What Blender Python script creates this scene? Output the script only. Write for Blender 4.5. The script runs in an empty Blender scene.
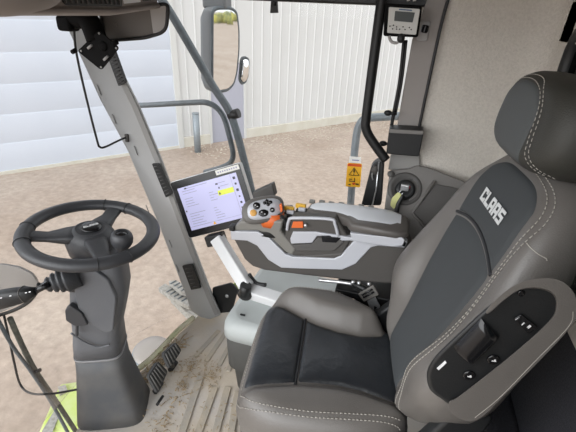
import bpy, math, random
from mathutils import Vector, Matrix
V3 = Vector
R = math.radians
rnd = random.Random(7)
SC = bpy.context.scene
COL = SC.collection

# ------------------------------------------------------------------ materials
def lin(h):
    h = h.lstrip('#')
    c = [int(h[i:i+2], 16) / 255 for i in (0, 2, 4)]
    return tuple(x / 12.92 if x <= .04045 else ((x + .055) / 1.055) ** 2.4 for x in c) + (1,)

def mat(name, col, rough=.5, metal=0., var=None, bump=None, spec=.5, emit=0., scale=(1, 1, 1)):
    """procedural material: colour, optional blotches var=(scale, second colour, amount), bump=(scale, strength, detail)"""
    m = bpy.data.materials.new(name); m.use_nodes = True
    nt = m.node_tree; b = nt.nodes['Principled BSDF']
    b.inputs['Base Color'].default_value = lin(col)
    b.inputs['Roughness'].default_value = rough
    b.inputs['Metallic'].default_value = metal
    b.inputs['Specular IOR Level'].default_value = spec
    if emit:
        b.inputs['Emission Color'].default_value = lin(col); b.inputs['Emission Strength'].default_value = emit
    if var or bump:
        tc = nt.nodes.new('ShaderNodeTexCoord'); mp = nt.nodes.new('ShaderNodeMapping')
        mp.inputs['Scale'].default_value = scale
        nt.links.new(tc.outputs['Object'], mp.inputs['Vector'])
    if var:
        n = nt.nodes.new('ShaderNodeTexNoise'); n.inputs['Scale'].default_value = var[0]; n.inputs['Detail'].default_value = 6
        nt.links.new(mp.outputs[0], n.inputs['Vector'])
        r = nt.nodes.new('ShaderNodeValToRGB'); r.color_ramp.elements[0].position = .38; r.color_ramp.elements[1].position = .66
        r.color_ramp.elements[0].color = lin(col); a = lin(var[1]); c0 = lin(col)
        r.color_ramp.elements[1].color = tuple(c0[i] * (1 - var[2]) + a[i] * var[2] for i in range(3)) + (1,)
        nt.links.new(n.outputs['Fac'], r.inputs['Fac']); nt.links.new(r.outputs['Color'], b.inputs['Base Color'])
    if bump:
        n = nt.nodes.new('ShaderNodeTexNoise'); n.inputs['Scale'].default_value = bump[0]
        n.inputs['Detail'].default_value = bump[2] if len(bump) > 2 else 3
        nt.links.new(mp.outputs[0], n.inputs['Vector'])
        bp = nt.nodes.new('ShaderNodeBump'); bp.inputs['Strength'].default_value = bump[1]; bp.inputs['Distance'].default_value = .004
        nt.links.new(n.outputs['Fac'], bp.inputs['Height']); nt.links.new(bp.outputs['Normal'], b.inputs['Normal'])
    return m

def glass_mat(name, tint='#ffffff', gloss=.06):
    m = bpy.data.materials.new(name); m.use_nodes = True; nt = m.node_tree; nt.nodes.clear()
    o = nt.nodes.new('ShaderNodeOutputMaterial'); mx = nt.nodes.new('ShaderNodeMixShader')
    t = nt.nodes.new('ShaderNodeBsdfTransparent'); g = nt.nodes.new('ShaderNodeBsdfGlossy')
    t.inputs['Color'].default_value = lin(tint); g.inputs['Roughness'].default_value = .02
    fr = nt.nodes.new('ShaderNodeFresnel'); fr.inputs['IOR'].default_value = 1.14
    nt.links.new(fr.outputs[0], mx.inputs[0]); nt.links.new(t.outputs[0], mx.inputs[1]); nt.links.new(g.outputs[0], mx.inputs[2])
    nt.links.new(mx.outputs[0], o.inputs['Surface'])
    return m

m_taupe = mat('taupe_leather', '#67635f', .42, bump=(420, .18), var=(9, '#605c58', .6), spec=.7)
m_blackleather = mat('black_leather', '#2a2d31', .32, bump=(45, .45, 8), var=(14, '#33363a', .6))
m_backcloth = mat('charcoal_cloth', '#3e4143', .75, bump=(700, .3))
m_headside = mat('head_leather', '#35342f', .55, bump=(420, .3))
m_stitch = mat('thread', '#a9a49c', .8)
m_seam = mat('black_seam_piping', '#26272a', .6)  # plain black tube along the joint between seat panels
m_letter = mat('silver_print', '#d6d8d8', .5)
m_black = mat('black_plastic', '#1e1f20', .45, bump=(300, .12))
m_gloss = mat('gloss_black', '#141416', .22)
m_satin = mat('satin_black_steel', '#161617', .5)
m_flat = mat('matt_black_coat', '#0c0c0d', .75, spec=.15)
m_wheel = mat('wheel_rubber', '#3a3b3e', .42, bump=(260, .2))
m_col = mat('column_plastic', '#5c5e62', .5, bump=(200, .12), var=(12, '#66676a', .5))
m_colb = mat('column_plastic_base', '#55575a', .58, bump=(200, .12), var=(9, '#706d69', .6))
m_grip = mat('lever_grip_grey', '#65625f', .5, bump=(260, .1))
m_dark = mat('dark_grey_plastic', '#4a4744', .6, bump=(260, .12))
m_panel = mat('panel_grey_plastic', '#797673', .62, bump=(300, .15))
m_panel2 = mat('deep_grey_plastic', '#53514f', .6, bump=(300, .15))
m_silver = mat('silver_trim', '#bcbec4', .36, .1)
m_deck = mat('grey_deck', '#7b7974', .45, bump=(300, .1))
m_padtop = mat('armrest_skin', '#575350', .4, bump=(350, .12))
m_padlight = mat('armrest_top_grey', '#d6d9de', .32, bump=(350, .1))
m_white = mat('white_paint', '#e4e5e6', .4)
m_pillar = mat('pillar_grey', '#a5a5a5', .55, bump=(300, .08), var=(6, '#9e9e9d', .5))
m_pillar2 = mat('pillar_edge_grey', '#8c8b89', .55)
m_lining = mat('wall_lining', '#d9d3ca', .9, bump=(260, .8, 6), var=(140, '#cac4bb', .7))
m_roofplastic = mat('roof_plastic', '#8d8681', .6, bump=(200, .1))
m_visor = mat('visor_shell', '#6a6662', .6)
m_visor2 = mat('visor_edge', '#a7a5a4', .5)
m_floor = mat('rubber_mat', '#cbc5be', .85, var=(5, '#d3c5b1', .85), bump=(60, .5, 6))
m_rib = mat('rubber_ridge', '#b0a99f', .8, var=(9, '#c9bba5', .8), bump=(80, .4, 6))
m_straw = mat('straw', '#b09b7c', .85)
m_box = mat('grey_box_lid', '#b6bbba', .5, var=(7, '#abb0ae', .6))
m_boxb = mat('grey_box_body', '#4e4e4c', .6, var=(7, '#464543', .6))
m_carpet = mat('dark_carpet', '#24252b', .95, bump=(500, .8, 5), var=(200, '#34353d', .8))
m_lime = mat('lime_paint', '#b2c45e', .5, var=(7, '#c4c8ac', .6))
m_lime2 = mat('dusty_lime', '#c3cda0', .6, var=(9, '#c9c2ae', .7))
m_orange = mat('orange_plastic', '#d9682c', .45)
m_amber = mat('amber_button', '#d8a356', .45)
m_yellow = mat('yellow_plastic', '#e3b13a', .5)
m_sign = mat('sign_yellow', '#f8bb2c', .5)
m_signtop = mat('sign_orange', '#d9581f', .5)
m_galv = mat('galvanised_steel', '#8f979c', .5, .35, var=(30, '#7d858a', .6))
m_rail = mat('grey_tube_paint', '#626a6f', .45, var=(30, '#4b5155', .5))
m_mirrorshell = mat('mirror_shell', '#6f7274', .6)
m_mirror = mat('mirror_glass', '#eef0f0', .03, 1.)
m_tag = mat('key_tag_paper', '#cfcf8e', .7)
m_red = mat('red_lens', '#d0485a', .3)
m_steel = mat('bright_steel', '#d3d4d6', .28, .8)
m_webbing = mat('belt_buckle_grey', '#6b6864', .55)
m_disc = mat('disc_grey', '#938d87', .25)
m_tread = mat('step_tread', '#a4a29c', .8, var=(60, '#7f7c76', .7), bump=(120, .6))
m_clear = glass_mat('window_pane')
m_screen = mat('screen_lavender', '#c6c6ea', .3, emit=.1)
m_lcd = mat('lcd_grey', '#3f4444', .5)
m_face = mat('display_face', '#cfcfcb', .45)
m_ink = mat('screen_ink', '#8d8ca8', .4, emit=.12)
m_inkdark = mat('screen_icon', '#34344a', .4)
m_limebox = mat('screen_lime', '#cdd64a', .3, emit=.25)
m_print = mat('icon_print', '#e6e6e6', .5)
m_blueprint = mat('blue_print', '#31507c', .5)
m_ink2 = mat('black_print', '#18181a', .5)
m_paper = mat('white_label', '#eceae4', .6)

# shed and ground
m_siding = mat('siding_paint', '#cfd0cf', .55, var=(.7, '#c9cac8', .6))
m_sideline = mat('siding_shadowless_rib', '#cbccc9', .55)
m_base = mat('shed_base_board', '#cdcabf', .8, var=(2.5, '#c0bbab', .7))
m_sheet = mat('white_sheet', '#d3dae5', .45, var=(.8, '#ccd4e0', .8))
m_doorgrey = mat('entry_door_paint', '#a9abb7', .5)

def ground_material():
    m = bpy.data.materials.new('dry_dirt'); m.use_nodes = True; nt = m.node_tree; b = nt.nodes['Principled BSDF']
    tc = nt.nodes.new('ShaderNodeTexCoord')
    def noise(s, det, rough=.6):
        n = nt.nodes.new('ShaderNodeTexNoise'); n.inputs['Scale'].default_value = s; n.inputs['Detail'].default_value = det
        n.inputs['Roughness'].default_value = rough; nt.links.new(tc.outputs['Object'], n.inputs['Vector']); return n
    a = noise(.55, 8); c = noise(9, 8, .7)
    r = nt.nodes.new('ShaderNodeValToRGB')
    e = r.color_ramp.elements; e[0].position = .36; e[0].color = lin('#9d8d7f'); e[1].position = .64; e[1].color = lin('#ad9f92')
    k = e.new(.5); k.color = lin('#a59689')
    mx = nt.nodes.new('ShaderNodeMixRGB'); mx.blend_type = 'OVERLAY'; mx.inputs[0].default_value = .5
    nt.links.new(a.outputs['Fac'], r.inputs['Fac']); nt.links.new(r.outputs['Color'], mx.inputs[1]); nt.links.new(c.outputs['Fac'], mx.inputs[2])
    nt.links.new(mx.outputs[0], b.inputs['Base Color']); b.inputs['Roughness'].default_value = 1.05
    bp = nt.nodes.new('ShaderNodeBump'); bp.inputs['Strength'].default_value = .5; bp.inputs['Distance'].default_value = .03
    nt.links.new(c.outputs['Fac'], bp.inputs['Height']); nt.links.new(bp.outputs['Normal'], b.inputs['Normal'])
    return m
m_ground = ground_material()

# ------------------------------------------------------------------ object helpers
ORG = {}
def thing(name, label, cat, loc, group=None):
    o = bpy.data.objects.new(name, None); o.empty_display_size = .05
    COL.objects.link(o); o.location = loc; o['label'] = label; o['category'] = cat
    if group: o['group'] = group
    ORG[o.name] = V3(loc); return o

def tag(o, label, cat, group=None, kind=None):
    o['label'] = label; o['category'] = cat
    if group: o['group'] = group
    if kind: o['kind'] = kind
    return o

class MB:
    """collects world-space geometry and links it as one mesh object"""
    def __init__(s): s.v = []; s.f = []; s.s = []
    def add(s, vs, fs, smooth=True):
        n = len(s.v); s.v += [V3(p) for p in vs]
        for f in fs: s.f.append([i + n for i in f]); s.s.append(smooth)
        return s
    def box(s, c, d, rot=None):
        c = V3(c); M = rot or Matrix.Identity(3); h = [x / 2 for x in d]
        vs = [c + M @ V3((x * h[0], y * h[1], z * h[2])) for x in (-1, 1) for y in (-1, 1) for z in (-1, 1)]
        return s.add(vs, [(0, 1, 3, 2), (4, 6, 7, 5), (0, 4, 5, 1), (2, 3, 7, 6), (0, 2, 6, 4), (1, 5, 7, 3)], False)
    def prism(s, pts, vec):
        pts = [V3(p) for p in pts]; vec = V3(vec); n = len(pts)
        nor = sum(((pts[i] - pts[0]).cross(pts[(i + 1) % n] - pts[0]) for i in range(1, n - 1)), V3())
        if nor.dot(vec) > 0: pts = pts[::-1]
        vs = pts + [p + vec for p in pts]
        fs = [tuple(range(n)), tuple(range(2 * n - 1, n - 1, -1))] + [(i, i + n, (i + 1) % n + n, (i + 1) % n) for i in range(n)]
        return s.add(vs, fs, False)
    def tube(s, pts, r, smooth=0, n=12, closed=False, flat=None):
        pts = [V3(p) for p in pts]
        if smooth: pts = spline(pts, smooth, closed)
        m = len(pts); rs = r if isinstance(r, (list, tuple)) else [r] * m
        if len(rs) != m: rs = [rs[0] + (rs[-1] - rs[0]) * i / (m - 1) for i in range(m)]
        def tan(i):
            if closed: return (pts[(i + 1) % m] - pts[i - 1]).normalized()
            return (pts[min(i + 1, m - 1)] - pts[max(i - 1, 0)]).normalized()
        t = tan(0); u = t.orthogonal().normalized(); vs = []
        for i in range(m):
            t = tan(i); u = (u - t * u.dot(t)); u = u.normalized() if u.length > 1e-6 else t.orthogonal().normalized(); w = t.cross(u)
            for k in range(n):
                a = 2 * math.pi * k / n; vs.append(pts[i] + (u * math.cos(a) + w * math.sin(a)) * rs[i])
        fs = []; mm = m if closed else m - 1
        for i in range(mm):
            for k in range(n):
                a = i * n + k; b = i * n + (k + 1) % n; j = ((i + 1) % m) * n
                fs.append((a, b, j + (k + 1) % n, j + k))
        s.add(vs, fs)
        if not closed:
            s.add(vs[:n][::-1], [tuple(range(n))], False); s.add(vs[-n:], [tuple(range(n))], False)
        return s
    def lathe(s, base, axis, prof, n=28):
        base = V3(base); ax = V3(axis).normalized(); u = ax.orthogonal().normalized(); w = ax.cross(u); vs = []; m = len(prof)
        for r, h in prof:
            for k in range(n):
                a = 2 * math.pi * k / n; vs.append(base + ax * h + (u * math.cos(a) + w * math.sin(a)) * max(r, 1e-4))
        fs = [(i * n + k, i * n + (k + 1) % n, (i + 1) * n + (k + 1) % n, (i + 1) * n + k) for i in range(m - 1) for k in range(n)]
        s.add(vs, fs); s.add(vs[:n][::-1], [tuple(range(n))], False); s.add(vs[-n:], [tuple(range(n))], False); return s
    def ell(s, c, ax, n=20, m=12):
        c = V3(c); ax = [V3(a) for a in ax]; vs = []
        for i in range(m + 1):
            p = math.pi * i / m
            for k in range(n):
                a = 2 * math.pi * k / n
                vs.append(c + ax[0] * (math.sin(p) * math.cos(a)) + ax[1] * (math.sin(p) * math.sin(a)) + ax[2] * math.cos(p))
        fs = [(i * n + k, (i + 1) * n + k, (i + 1) * n + (k + 1) % n, i * n + (k + 1) % n) for i in range(m) for k in range(n)]
        return s.add(vs, fs)
    def loft(s, rings, caps=True, smooth=True):
        n = len(rings[0]); vs = [p for r in rings for p in r]
        fs = [(i * n + k, i * n + (k + 1) % n, (i + 1) * n + (k + 1) % n, (i + 1) * n + k) for i in range(len(rings) - 1) for k in range(n)]
        s.add(vs, fs, smooth)
        if caps: s.add(rings[0][::-1], [tuple(range(n))], False); s.add(rings[-1], [tuple(range(n))], False)
        return s
    def grid(s, rows, smooth=True):
        m = len(rows); n = len(rows[0])
        return s.add([p for r in rows for p in r], [(i * n + k, i * n + k + 1, (i + 1) * n + k + 1, (i + 1) * n + k) for i in range(m - 1) for k in range(n - 1)], smooth)
    def build(s, name, m, parent=None, bevel=0, seg=2, sub=0, solid=0, org=None, kind=None):
        o0 = ORG[parent.name] if parent else V3(org) if org is not None else V3((sum(p.x for p in s.v) / len(s.v), sum(p.y for p in s.v) / len(s.v), min(p.z for p in s.v)))
        me = bpy.data.meshes.new(name)
        me.from_pydata([tuple(p - o0) for p in s.v], [], s.f)
        for p, sm in zip(me.polygons, s.s): p.use_smooth = sm
        import bmesh
        bm = bmesh.new(); bm.from_mesh(me); bmesh.ops.remove_doubles(bm, verts=bm.verts, dist=1e-6)
        bmesh.ops.recalc_face_normals(bm, faces=bm.faces); bm.to_mesh(me); bm.free()
        me.materials.append(m)
        o = bpy.data.objects.new(name, me); COL.objects.link(o)
        if parent: o.parent = parent
        else: o.location = o0
        ORG[o.name] = o0
        if solid:
            q = o.modifiers.new('thick', 'SOLIDIFY'); q.thickness = solid; q.offset = -1
        if bevel:
            for p in me.polygons: p.use_smooth = True
            q = o.modifiers.new('bevel', 'BEVEL'); q.width = bevel; q.segments = seg; q.limit_method = 'ANGLE'; q.angle_limit = R(32); q.harden_normals = True
        if sub:
            q = o.modifiers.new('sub', 'SUBSURF'); q.levels = sub; q.render_levels = sub
        if kind: o['kind'] = kind
        return o

def spline(p, k, closed=False):
    out = []; n = len(p); rng = n if closed else n - 1
    for i in range(rng):
        if closed: a, b, c, d = p[i - 1], p[i], p[(i + 1) % n], p[(i + 2) % n]
        else: a, b, c, d = p[max(i - 1, 0)], p[i], p[i + 1], p[min(i + 2, n - 1)]
        for j in range(k):
            t = j / k
            out.append(.5 * (2 * b + (c - a) * t + (2 * a - 5 * b + 4 * c - d) * t * t + (3 * b - a - 3 * c + d) * t ** 3))
    if not closed: out.append(p[-1])
    return out

def rounded(pts, r, k=5):
    """round the corners of a 3D polygon lying in one plane"""
    pts = [V3(p) for p in pts]; n = len(pts); out = []
    for i in range(n):
        a, b, c = pts[i - 1], pts[i], pts[(i + 1) % n]; q = r[i] if isinstance(r, (list, tuple)) else r
        d1 = min(q, (a - b).length * .48); d2 = min(q, (c - b).length * .48)
        p0 = b + (a - b).normalized() * d1; p2 = b + (c - b).normalized() * d2
        for j in range(k + 1):
            t = j / k; out.append(p0 * (1 - t) ** 2 + b * 2 * t * (1 - t) + p2 * t * t)
    return out

def axes(n, up):
    """matrix whose columns are right, up, normal"""
    n = V3(n).normalized(); u = V3(up); r = u.cross(n).normalized(); u = n.cross(r)
    return Matrix((r, u, n)).transposed()

GLYPH = {'C': [(0, 0, .3, 1), (0, 0, 1, .24), (0, .76, 1, 1), (.7, .66, 1, 1), (.7, 0, 1, .34)], 'L': [(0, 0, .32, 1), (0, 0, 1, .25)],
         'A': [(0, 0, .3, .9), (.7, 0, 1, .9), (.1, .78, .9, 1), (0, .28, 1, .5)],
         'S': [(0, 0, 1, .22), (0, .4, 1, .62), (0, .78, 1, 1), (0, .5, .3, .95), (.7, .06, 1, .55)]}
def lettering(name, text, c, M, w, h, pitch, m, parent, th=.0008):
    """block capitals laid out as one flat mesh around the point c"""
    b = MB(); n = len(text); X, Yv, Z = (V3(M.col[i]) for i in range(3)); c = V3(c)
    for i, ch in enumerate(text):
        x0 = (i - (n - 1) / 2) * pitch - w / 2
        for k, (a, d, e, f) in enumerate(GLYPH[ch]):
            z = .00004 * k
            P = [c + X * (x0 + p * w) + Yv * (q * h - h / 2) for p, q in ((a, d), (e, d), (e, f), (a, f))]
            b.prism(P, Z * (th + z))
    return b.build(name, m, parent)

def struct(o, label=None):
    o['kind'] = 'structure'
    return o

# ================================================================== OUTSIDE
MB().box((10, 10, -2.1), (500, 500, .2)).build('ground', m_ground, kind='structure')

SD = V3((.622, .783, 0)).normalized(); SN = V3((SD.y, -SD.x, 0)); S0 = V3((-8.17, 6.2, -2.0))
def shed_pt(s, z, out=0.): return V3((S0.x, S0.y, 0)) + SD * s + SN * out + V3((0, 0, z))
shed = thing('shed', 'long pale ribbed metal farm shed across the dirt yard behind the cab', 'shed', tuple(shed_pt(9, -2.0)))
def shed_box(mb, s0, s1, z0, z1, o0, o1):
    return mb.prism([shed_pt(s0, z0, o0), shed_pt(s1, z0, o0), shed_pt(s1, z1, o0), shed_pt(s0, z1, o0)], SN * (o1 - o0))
w = MB()
DOOR0, DOOR1, GAR = 5.05, 6.07, 4.06
def siding(mb, s0, s1, z0, z1):
    pr = []; s = s0
    while s < s1:
        for ds, o in ((0, 0), (.215, 0), (.228, .024), (.25, .024), (.263, 0)):
            if s + ds < s1: pr.append((s + ds, o))
        s += .305
    pr.append((s1, 0))
    mb.grid([[shed_pt(a, z0, o) for a, o in pr], [shed_pt(a, z1, o) for a, o in pr]], False)
siding(w, GAR + .12, DOOR0 - .06, -1.72, 4.5); siding(w, DOOR1 + .06, 40, -1.72, 4.5); siding(w, DOOR0 - .06, DOOR1 + .06, .16, 4.5)
w.build('siding', m_siding, shed)
b = MB(); shed_box(b, GAR + .12, DOOR0 - .06, -2.1, -1.74, -.05, .03); shed_box(b, DOOR1 + .06, 40, -2.1, -1.74, -.05, .03)
b.build('base_board', m_base, shed)
b = MB(); shed_box(b, GAR, GAR + .14, -2.05, 4.5, -.05, .05); shed_box(b, DOOR0 - .07, DOOR0, -2.05, .16, -.05, .04)
shed_box(b, DOOR1, DOOR1 + .07, -2.05, .16, -.05, .04); shed_box(b, DOOR0 - .07, DOOR1 + .07, .12, .2, -.05, .045)
b.build('corner_trim', m_sideline, shed)
b = MB(); shed_box(b, -14, GAR + .02, -2.05, 4.5, -.4, -.12); b.build('back_wall', m_sheet, shed)
g = MB(); rows = []
zb = -1.95
while zb < 4.4:
    rows += [(zb, .0), (zb + .012, -.010), (zb + .03, .0), (zb + .598, .0)]; zb += .6
g.grid([[shed_pt(a, z, o) for z, o in rows] for a in [x * .5 - 14 for x in range(0, 37)] + [GAR]], True)
g.build('sectional_door', m_sheet, shed)
b = MB(); shed_box(b, -14, GAR, -2.02, -1.93, -.1, .03); b.build('door_sill', m_base, shed)
d = MB(); shed_box(d, DOOR0, DOOR1, -2.03, .13, -.04, .0); dr = d.build('entry_door', m_doorgrey, shed)
h = MB(); h.lathe(shed_pt(DOOR0 + .1, -.98, 0), SN, [(.035, 0), (.035, .012), (.012, .02), (.012, .05), (.03, .055), (.03, .085), (.012, .095)])
hh = h.build('door_handle', m_steel, dr)
b = MB(); b.tube([shed_pt(4.36, -2.1, .55), shed_pt(4.36, -.99, .55)], .085, n=16)
b.tube([shed_pt(4.36, -.99, .55), shed_pt(4.36, -.97, .55)], .092, n=16)
tag(b.build('bollard', m_galv), 'galvanised steel post standing by the white sectional door of the shed', 'bollard')

hg = MB()
for i in range(150):
    q = rnd.uniform(.5, 1.2); hg.ell((rnd.uniform(92, 100), rnd.uniform(-6, 66), -1.9 + q * .5), [(q, 0, 0), (0, q * 1.2, 0), (0, 0, q * rnd.uniform(.8, 1.6))], 8, 6)
tag(hg.build('bushes', mat('flowering_bush', '#6a7050', .9, var=(.8, '#d2c65a', .6))), 'yellow flowering bushes far off, reflected in the large outside mirror', 'bushes', kind='stuff')
# loose gravel strip along the shed foot
st = MB()
for i in range(900):
    s = rnd.uniform(4.2, 16); o = abs(rnd.gauss(0, .8)) + .08; c = shed_pt(s, -1.995, o); q = rnd.uniform(.012, .04)
    st.ell(c, [(q, 0, 0), (0, q * rnd.uniform(.6, 1), 0), (0, 0, q * .6)], 5, 3)
tag(st.build('gravel', mat('gravel_stone', '#b9ae9f', .9)), 'loose pale gravel strewn along the foot of the shed', 'gravel', kind='stuff')

# ================================================================== CAB SHELL (setting)
FLY0, FLY1 = .22, 1.56
edge = [(-.862, FLY1, 0), (-.862, 1.45, 0), (-.886, 1.33, 0), (-.908, 1.14, 0), (-.95, .98, 0), (-1.0, .80, 0), (-.95, .5, 0), (-.85, FLY0, 0)]
MB().prism(edge + [(.55, FLY0, 0), (.55, FLY1, 0)], (0, 0, -.06)).build('floor', m_floor, bevel=.006, kind='structure')
# raised ridges of the rubber mat
ribs = MB()
def ridge(a, c, wd=.022, h=.008):
    a = V3(a); c = V3(c); t = (c - a).normalized(); n = V3((-t.y, t.x, 0)) * wd / 2
    ribs.prism([a - n, c - n, c + n, a + n], (0, 0, h))
for a, c in (((-0.708,1.406,0.000), (-0.740,1.216,0.000)), ((-0.669,1.405,0.000), (-0.679,1.205,0.000)), ((-0.618,1.385,0.000), (-0.613,1.202,0.000)), ((-0.572,1.351,-0.000), (-0.561,1.183,0.000))):
    ridge(a, c)
for a, c in (((-0.579,1.087,-0.000), (-0.545,0.852,0.000)), ((-0.527,1.105,0.000), (-0.482,0.873,0.000)), ((-0.662,1.121,0.000), (-0.602,0.834,0.000)), ((-0.478,1.099,0.000), (-0.425,0.891,0.000))):
    ridge(a, c, .03, .01)
ribs.build('trim_5', m_rib, bevel=.003, kind='structure')
# right-hand side wall lining with rounded rear corner, continuing as the rear wall
def wallpath():
    p = [V3((.0, 1.565, 0)), V3((.05, 1.53, 0)), V3((.085, 1.51, 0)), V3((.20, 1.52, 0)), V3((.32, 1.52, 0))]
    for k in range(1, 9):
        a = R(90 * k / 8); p.append(V3((.32 + .08 * math.sin(a), 1.44 + .08 * math.cos(a), 0)))
    return p
wp = wallpath()
zs = [.62, .8, 1.0, 1.2, 1.4, 1.5, 1.6, 1.65, 1.69]
MB().grid([[p + V3(((.0 if z < 1.44 else 0), -max(0, z - 1.46) * .35, z)) for p in wp] for z in zs]).build('wall_right', m_lining, kind='structure')
# rear wall: lining above and dark carpet below, around the rear window
b = MB(); b.box((.44, .86, 1.54), (.08, 1.18, .28)); b.box((.44, .30, 1.1), (.08, .14, 1.0)); b.box((.44, .86, .92), (.08, 1.18, .08)); b.box((.44, 1.40, 1.2), (.08, .10, .6))
b.build('wall_rear', m_lining, kind='structure')
b = MB(); b.box((.44, .88, .44), (.07, 1.3, .90)); b.prism([(.41, .30, 0), (.41, 1.45, 0), (.41, 1.45, .55), (.41, .30, .55)], (-.08, 0, 0))
b.build('trim_6', m_carpet, bevel=.02, kind='structure')
fr = MB(); pts = rounded([(.41, 1.335, .96), (.41, 1.335, 1.44), (.41, .39, 1.44), (.41, .39, .96)], .09)
fr.tube(pts, .022, n=8, closed=True); fr.build('trim_7', m_black, kind='structure')
MB().prism(pts, (.006, 0, 0)).build('window_3', glass_mat('tinted_pane', '#5b6a66'), kind='structure')
# left rear wall beside the open door
MB().box((.31, .20, .85), (.30, .05, 1.70)).build('wall_left', m_lining, bevel=.02, kind='structure')
# roof
MB().prism([(-1.75, .18, 1.68), (-1.75, 1.60, 1.68), (.50, 1.60, 1.68), (.50, .18, 1.68)], (0, 0, .14)).build('ceiling', m_roofplastic, bevel=.03, kind='structure')
# black header over the right window and its hook
MB().box((-.42, 1.54, 1.576), (1.02, .06, .205)).build('trim_1', m_black, bevel=.008, kind='structure')
# front right pillar
pf = [(-1.385,1.470,1.466), (-1.341,1.470,1.341), (-1.244,1.470,1.075), (-1.141,1.470,0.858), (-1.023,1.470,0.496), (-0.917,1.470,0.118), (-0.896,1.470,0.019), (-0.812,1.470,-0.025), (-0.719,1.470,0.041), (-0.763,1.470,0.158), (-0.874,1.470,0.514), (-0.966,1.470,0.822), (-1.052,1.470,1.060), (-1.115,1.470,1.198), (-1.218,1.470,1.471)]
MB().prism(pf, (-.062, .085, -.004)).build('trim_2', m_pillar, bevel=.014, seg=3, kind='structure')
pe = [(-1.150,1.466,1.271), (-1.120,1.466,1.206), (-1.058,1.466,1.064), (-0.973,1.466,0.822), (-0.882,1.466,0.515), (-0.772,1.466,0.158), (-0.733,1.466,0.054), (-0.756,1.466,0.034), (-0.800,1.466,0.151), (-0.908,1.466,0.510), (-1.003,1.466,0.818), (-1.087,1.466,1.062), (-1.170,1.466,1.240)]
MB().prism(pe, (-.01, .012, 0)).build('trim_3', m_pillar2, bevel=.003, kind='structure')
# rear right pillar beside the lining
pb = [(0.021,1.500,1.516), (0.077,1.500,1.518), (0.070,1.500,1.434), (0.062,1.500,1.050), (0.050,1.500,1.078), (-0.012,1.500,1.071), (-0.009,1.500,1.377)]
MB().prism(pb, (0, .07, 0)).build('trim_4', mat('rear_pillar_grey', '#98928e', .6), bevel=.012, seg=3, kind='structure')
sm = MB(); sm.tube([(0.080,1.485,1.512), (0.072,1.485,1.434), (0.067,1.485,1.260), (0.063,1.485,1.062)], .005, smooth=6, n=8)
sm.build('trim_8', m_black, kind='structure')
# side window and windscreen
MB().prism([(-.88, 1.555, .0), (.02, 1.555, .0), (.02, 1.555, 1.49), (-1.36, 1.555, 1.49)], (0, .005, 0)).build('window_1', m_clear, kind='structure')
fw = []
for z, k in ((0.02, 0), (1.48, 1)):
    fw.append([V3((x - .52 * k, y, z)) for x, y in ((-.86, 1.53), (-.99, 1.40), (-1.09, 1.2), (-1.13, .95), (-1.12, .7), (-1.06, .45), (-.9, .25))])
MB().grid(fw).build('window_2', m_clear, solid=.005, kind='structure')
# dirty lower edge of the windscreen frame
fe = MB(); fe.tube([(-.872, 1.45, .004), (-.900, 1.33, .004), (-.922, 1.14, .004), (-.972, .99, .004)], .014, smooth=5, n=8)
fe.build('trim_9', mat('cream_seal', '#f0ead2', .6, var=(14, '#d5dba0', .6)), kind='structure')

# ================================================================== A-PILLAR FITTINGS
def vent(name, label, quad, nsl):
    q = [V3(p) for p in quad]; c = sum(q, V3()) / 4
    n = (q[1] - q[0]).cross(q[3] - q[0]).normalized()
    if n.y > 0: n = -n
    t = thing(name, label, 'vent', tuple(c), 'pillar air vents')
    MB().prism(rounded([p + n * .001 for p in q], .006), n * .010).build('frame', m_black, t, bevel=.002)
    s = MB()
    for i in range(nsl):
        f = (i + .8) / (nsl + .6); a = q[0].lerp(q[3], f).lerp(q[1].lerp(q[2], f), .22); b_ = q[0].lerp(q[3], f).lerp(q[1].lerp(q[2], f), .78)
        s.tube([a + n * .0125, b_ + n * .0125], .0022, n=6)
    s.build('slat', mat('vent_slat', '#4a4a4b', .5), t)
vent('air_vent', 'black slatted air vent in the grey front pillar beside the touchscreen', ((-1.012,1.458,0.829), (-0.977,1.458,0.834), (-0.922,1.458,0.700), (-0.960,1.458,0.674)), 9)
vent('air_vent', 'black slatted air vent low on the grey front pillar near its foot', ((-0.910,1.458,0.318), (-0.854,1.458,0.342), (-0.815,1.458,0.209), (-0.871,1.458,0.183)), 6)
vent('air_vent', 'black slatted air vent high on the grey front pillar below the roof visor', ((-1.173,1.458,1.314), (-1.127,1.458,1.317), (-1.084,1.458,1.163), (-1.125,1.458,1.144)), 12)
sl = MB()
for p in ((-1.243,1.466,1.137), (-1.191,1.466,1.022), (-1.103,1.466,0.892), (-1.082,1.466,0.610), (-0.979,1.466,0.441), (-0.954,1.466,0.303)):
    a = V3(p); sl.tube([a, a + V3((.012, 0, -.04))], .0022, n=6)
sl.build('trim_10', m_pillar2, kind='structure')

# overhead console above the windscreen
oc = thing('overhead_console', 'grey overhead roof console with black vent above the windscreen', 'console', (-1.1, .95, 1.43))
b = MB(); rings = []
for i in range(9):
    y = .42 + (1.38 - .42) * i / 8; x0 = -.862; dz = .022 * max(0, (y - 1.15) / .25)
    pr = [(x0, 1.60), (x0, 1.52), (x0 - .002, 1.433), (x0 + .010, 1.429), (x0 + .010, 1.418), (x0 - .02, 1.412), (x0 - .30, 1.425), (x0 - .5, 1.45), (x0 - .55, 1.52)]
    rings.append([V3((a, y, z + dz)) for a, z in pr] + [V3((x0 - .55, y, 1.68)), V3((x0, y, 1.68))])
b.loft(rings, smooth=False); b.build('shell', m_roofplastic, oc, bevel=.005, seg=2)
b = MB(); b.prism(rounded([(-.867, .92, 1.500), (-.867, 1.18, 1.500), (-.867, 1.18, 1.437), (-.867, .95, 1.436)], .010), (.007, 0, 0))
v = b.build('vent', m_black, oc, bevel=.002)
s = MB()
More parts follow.
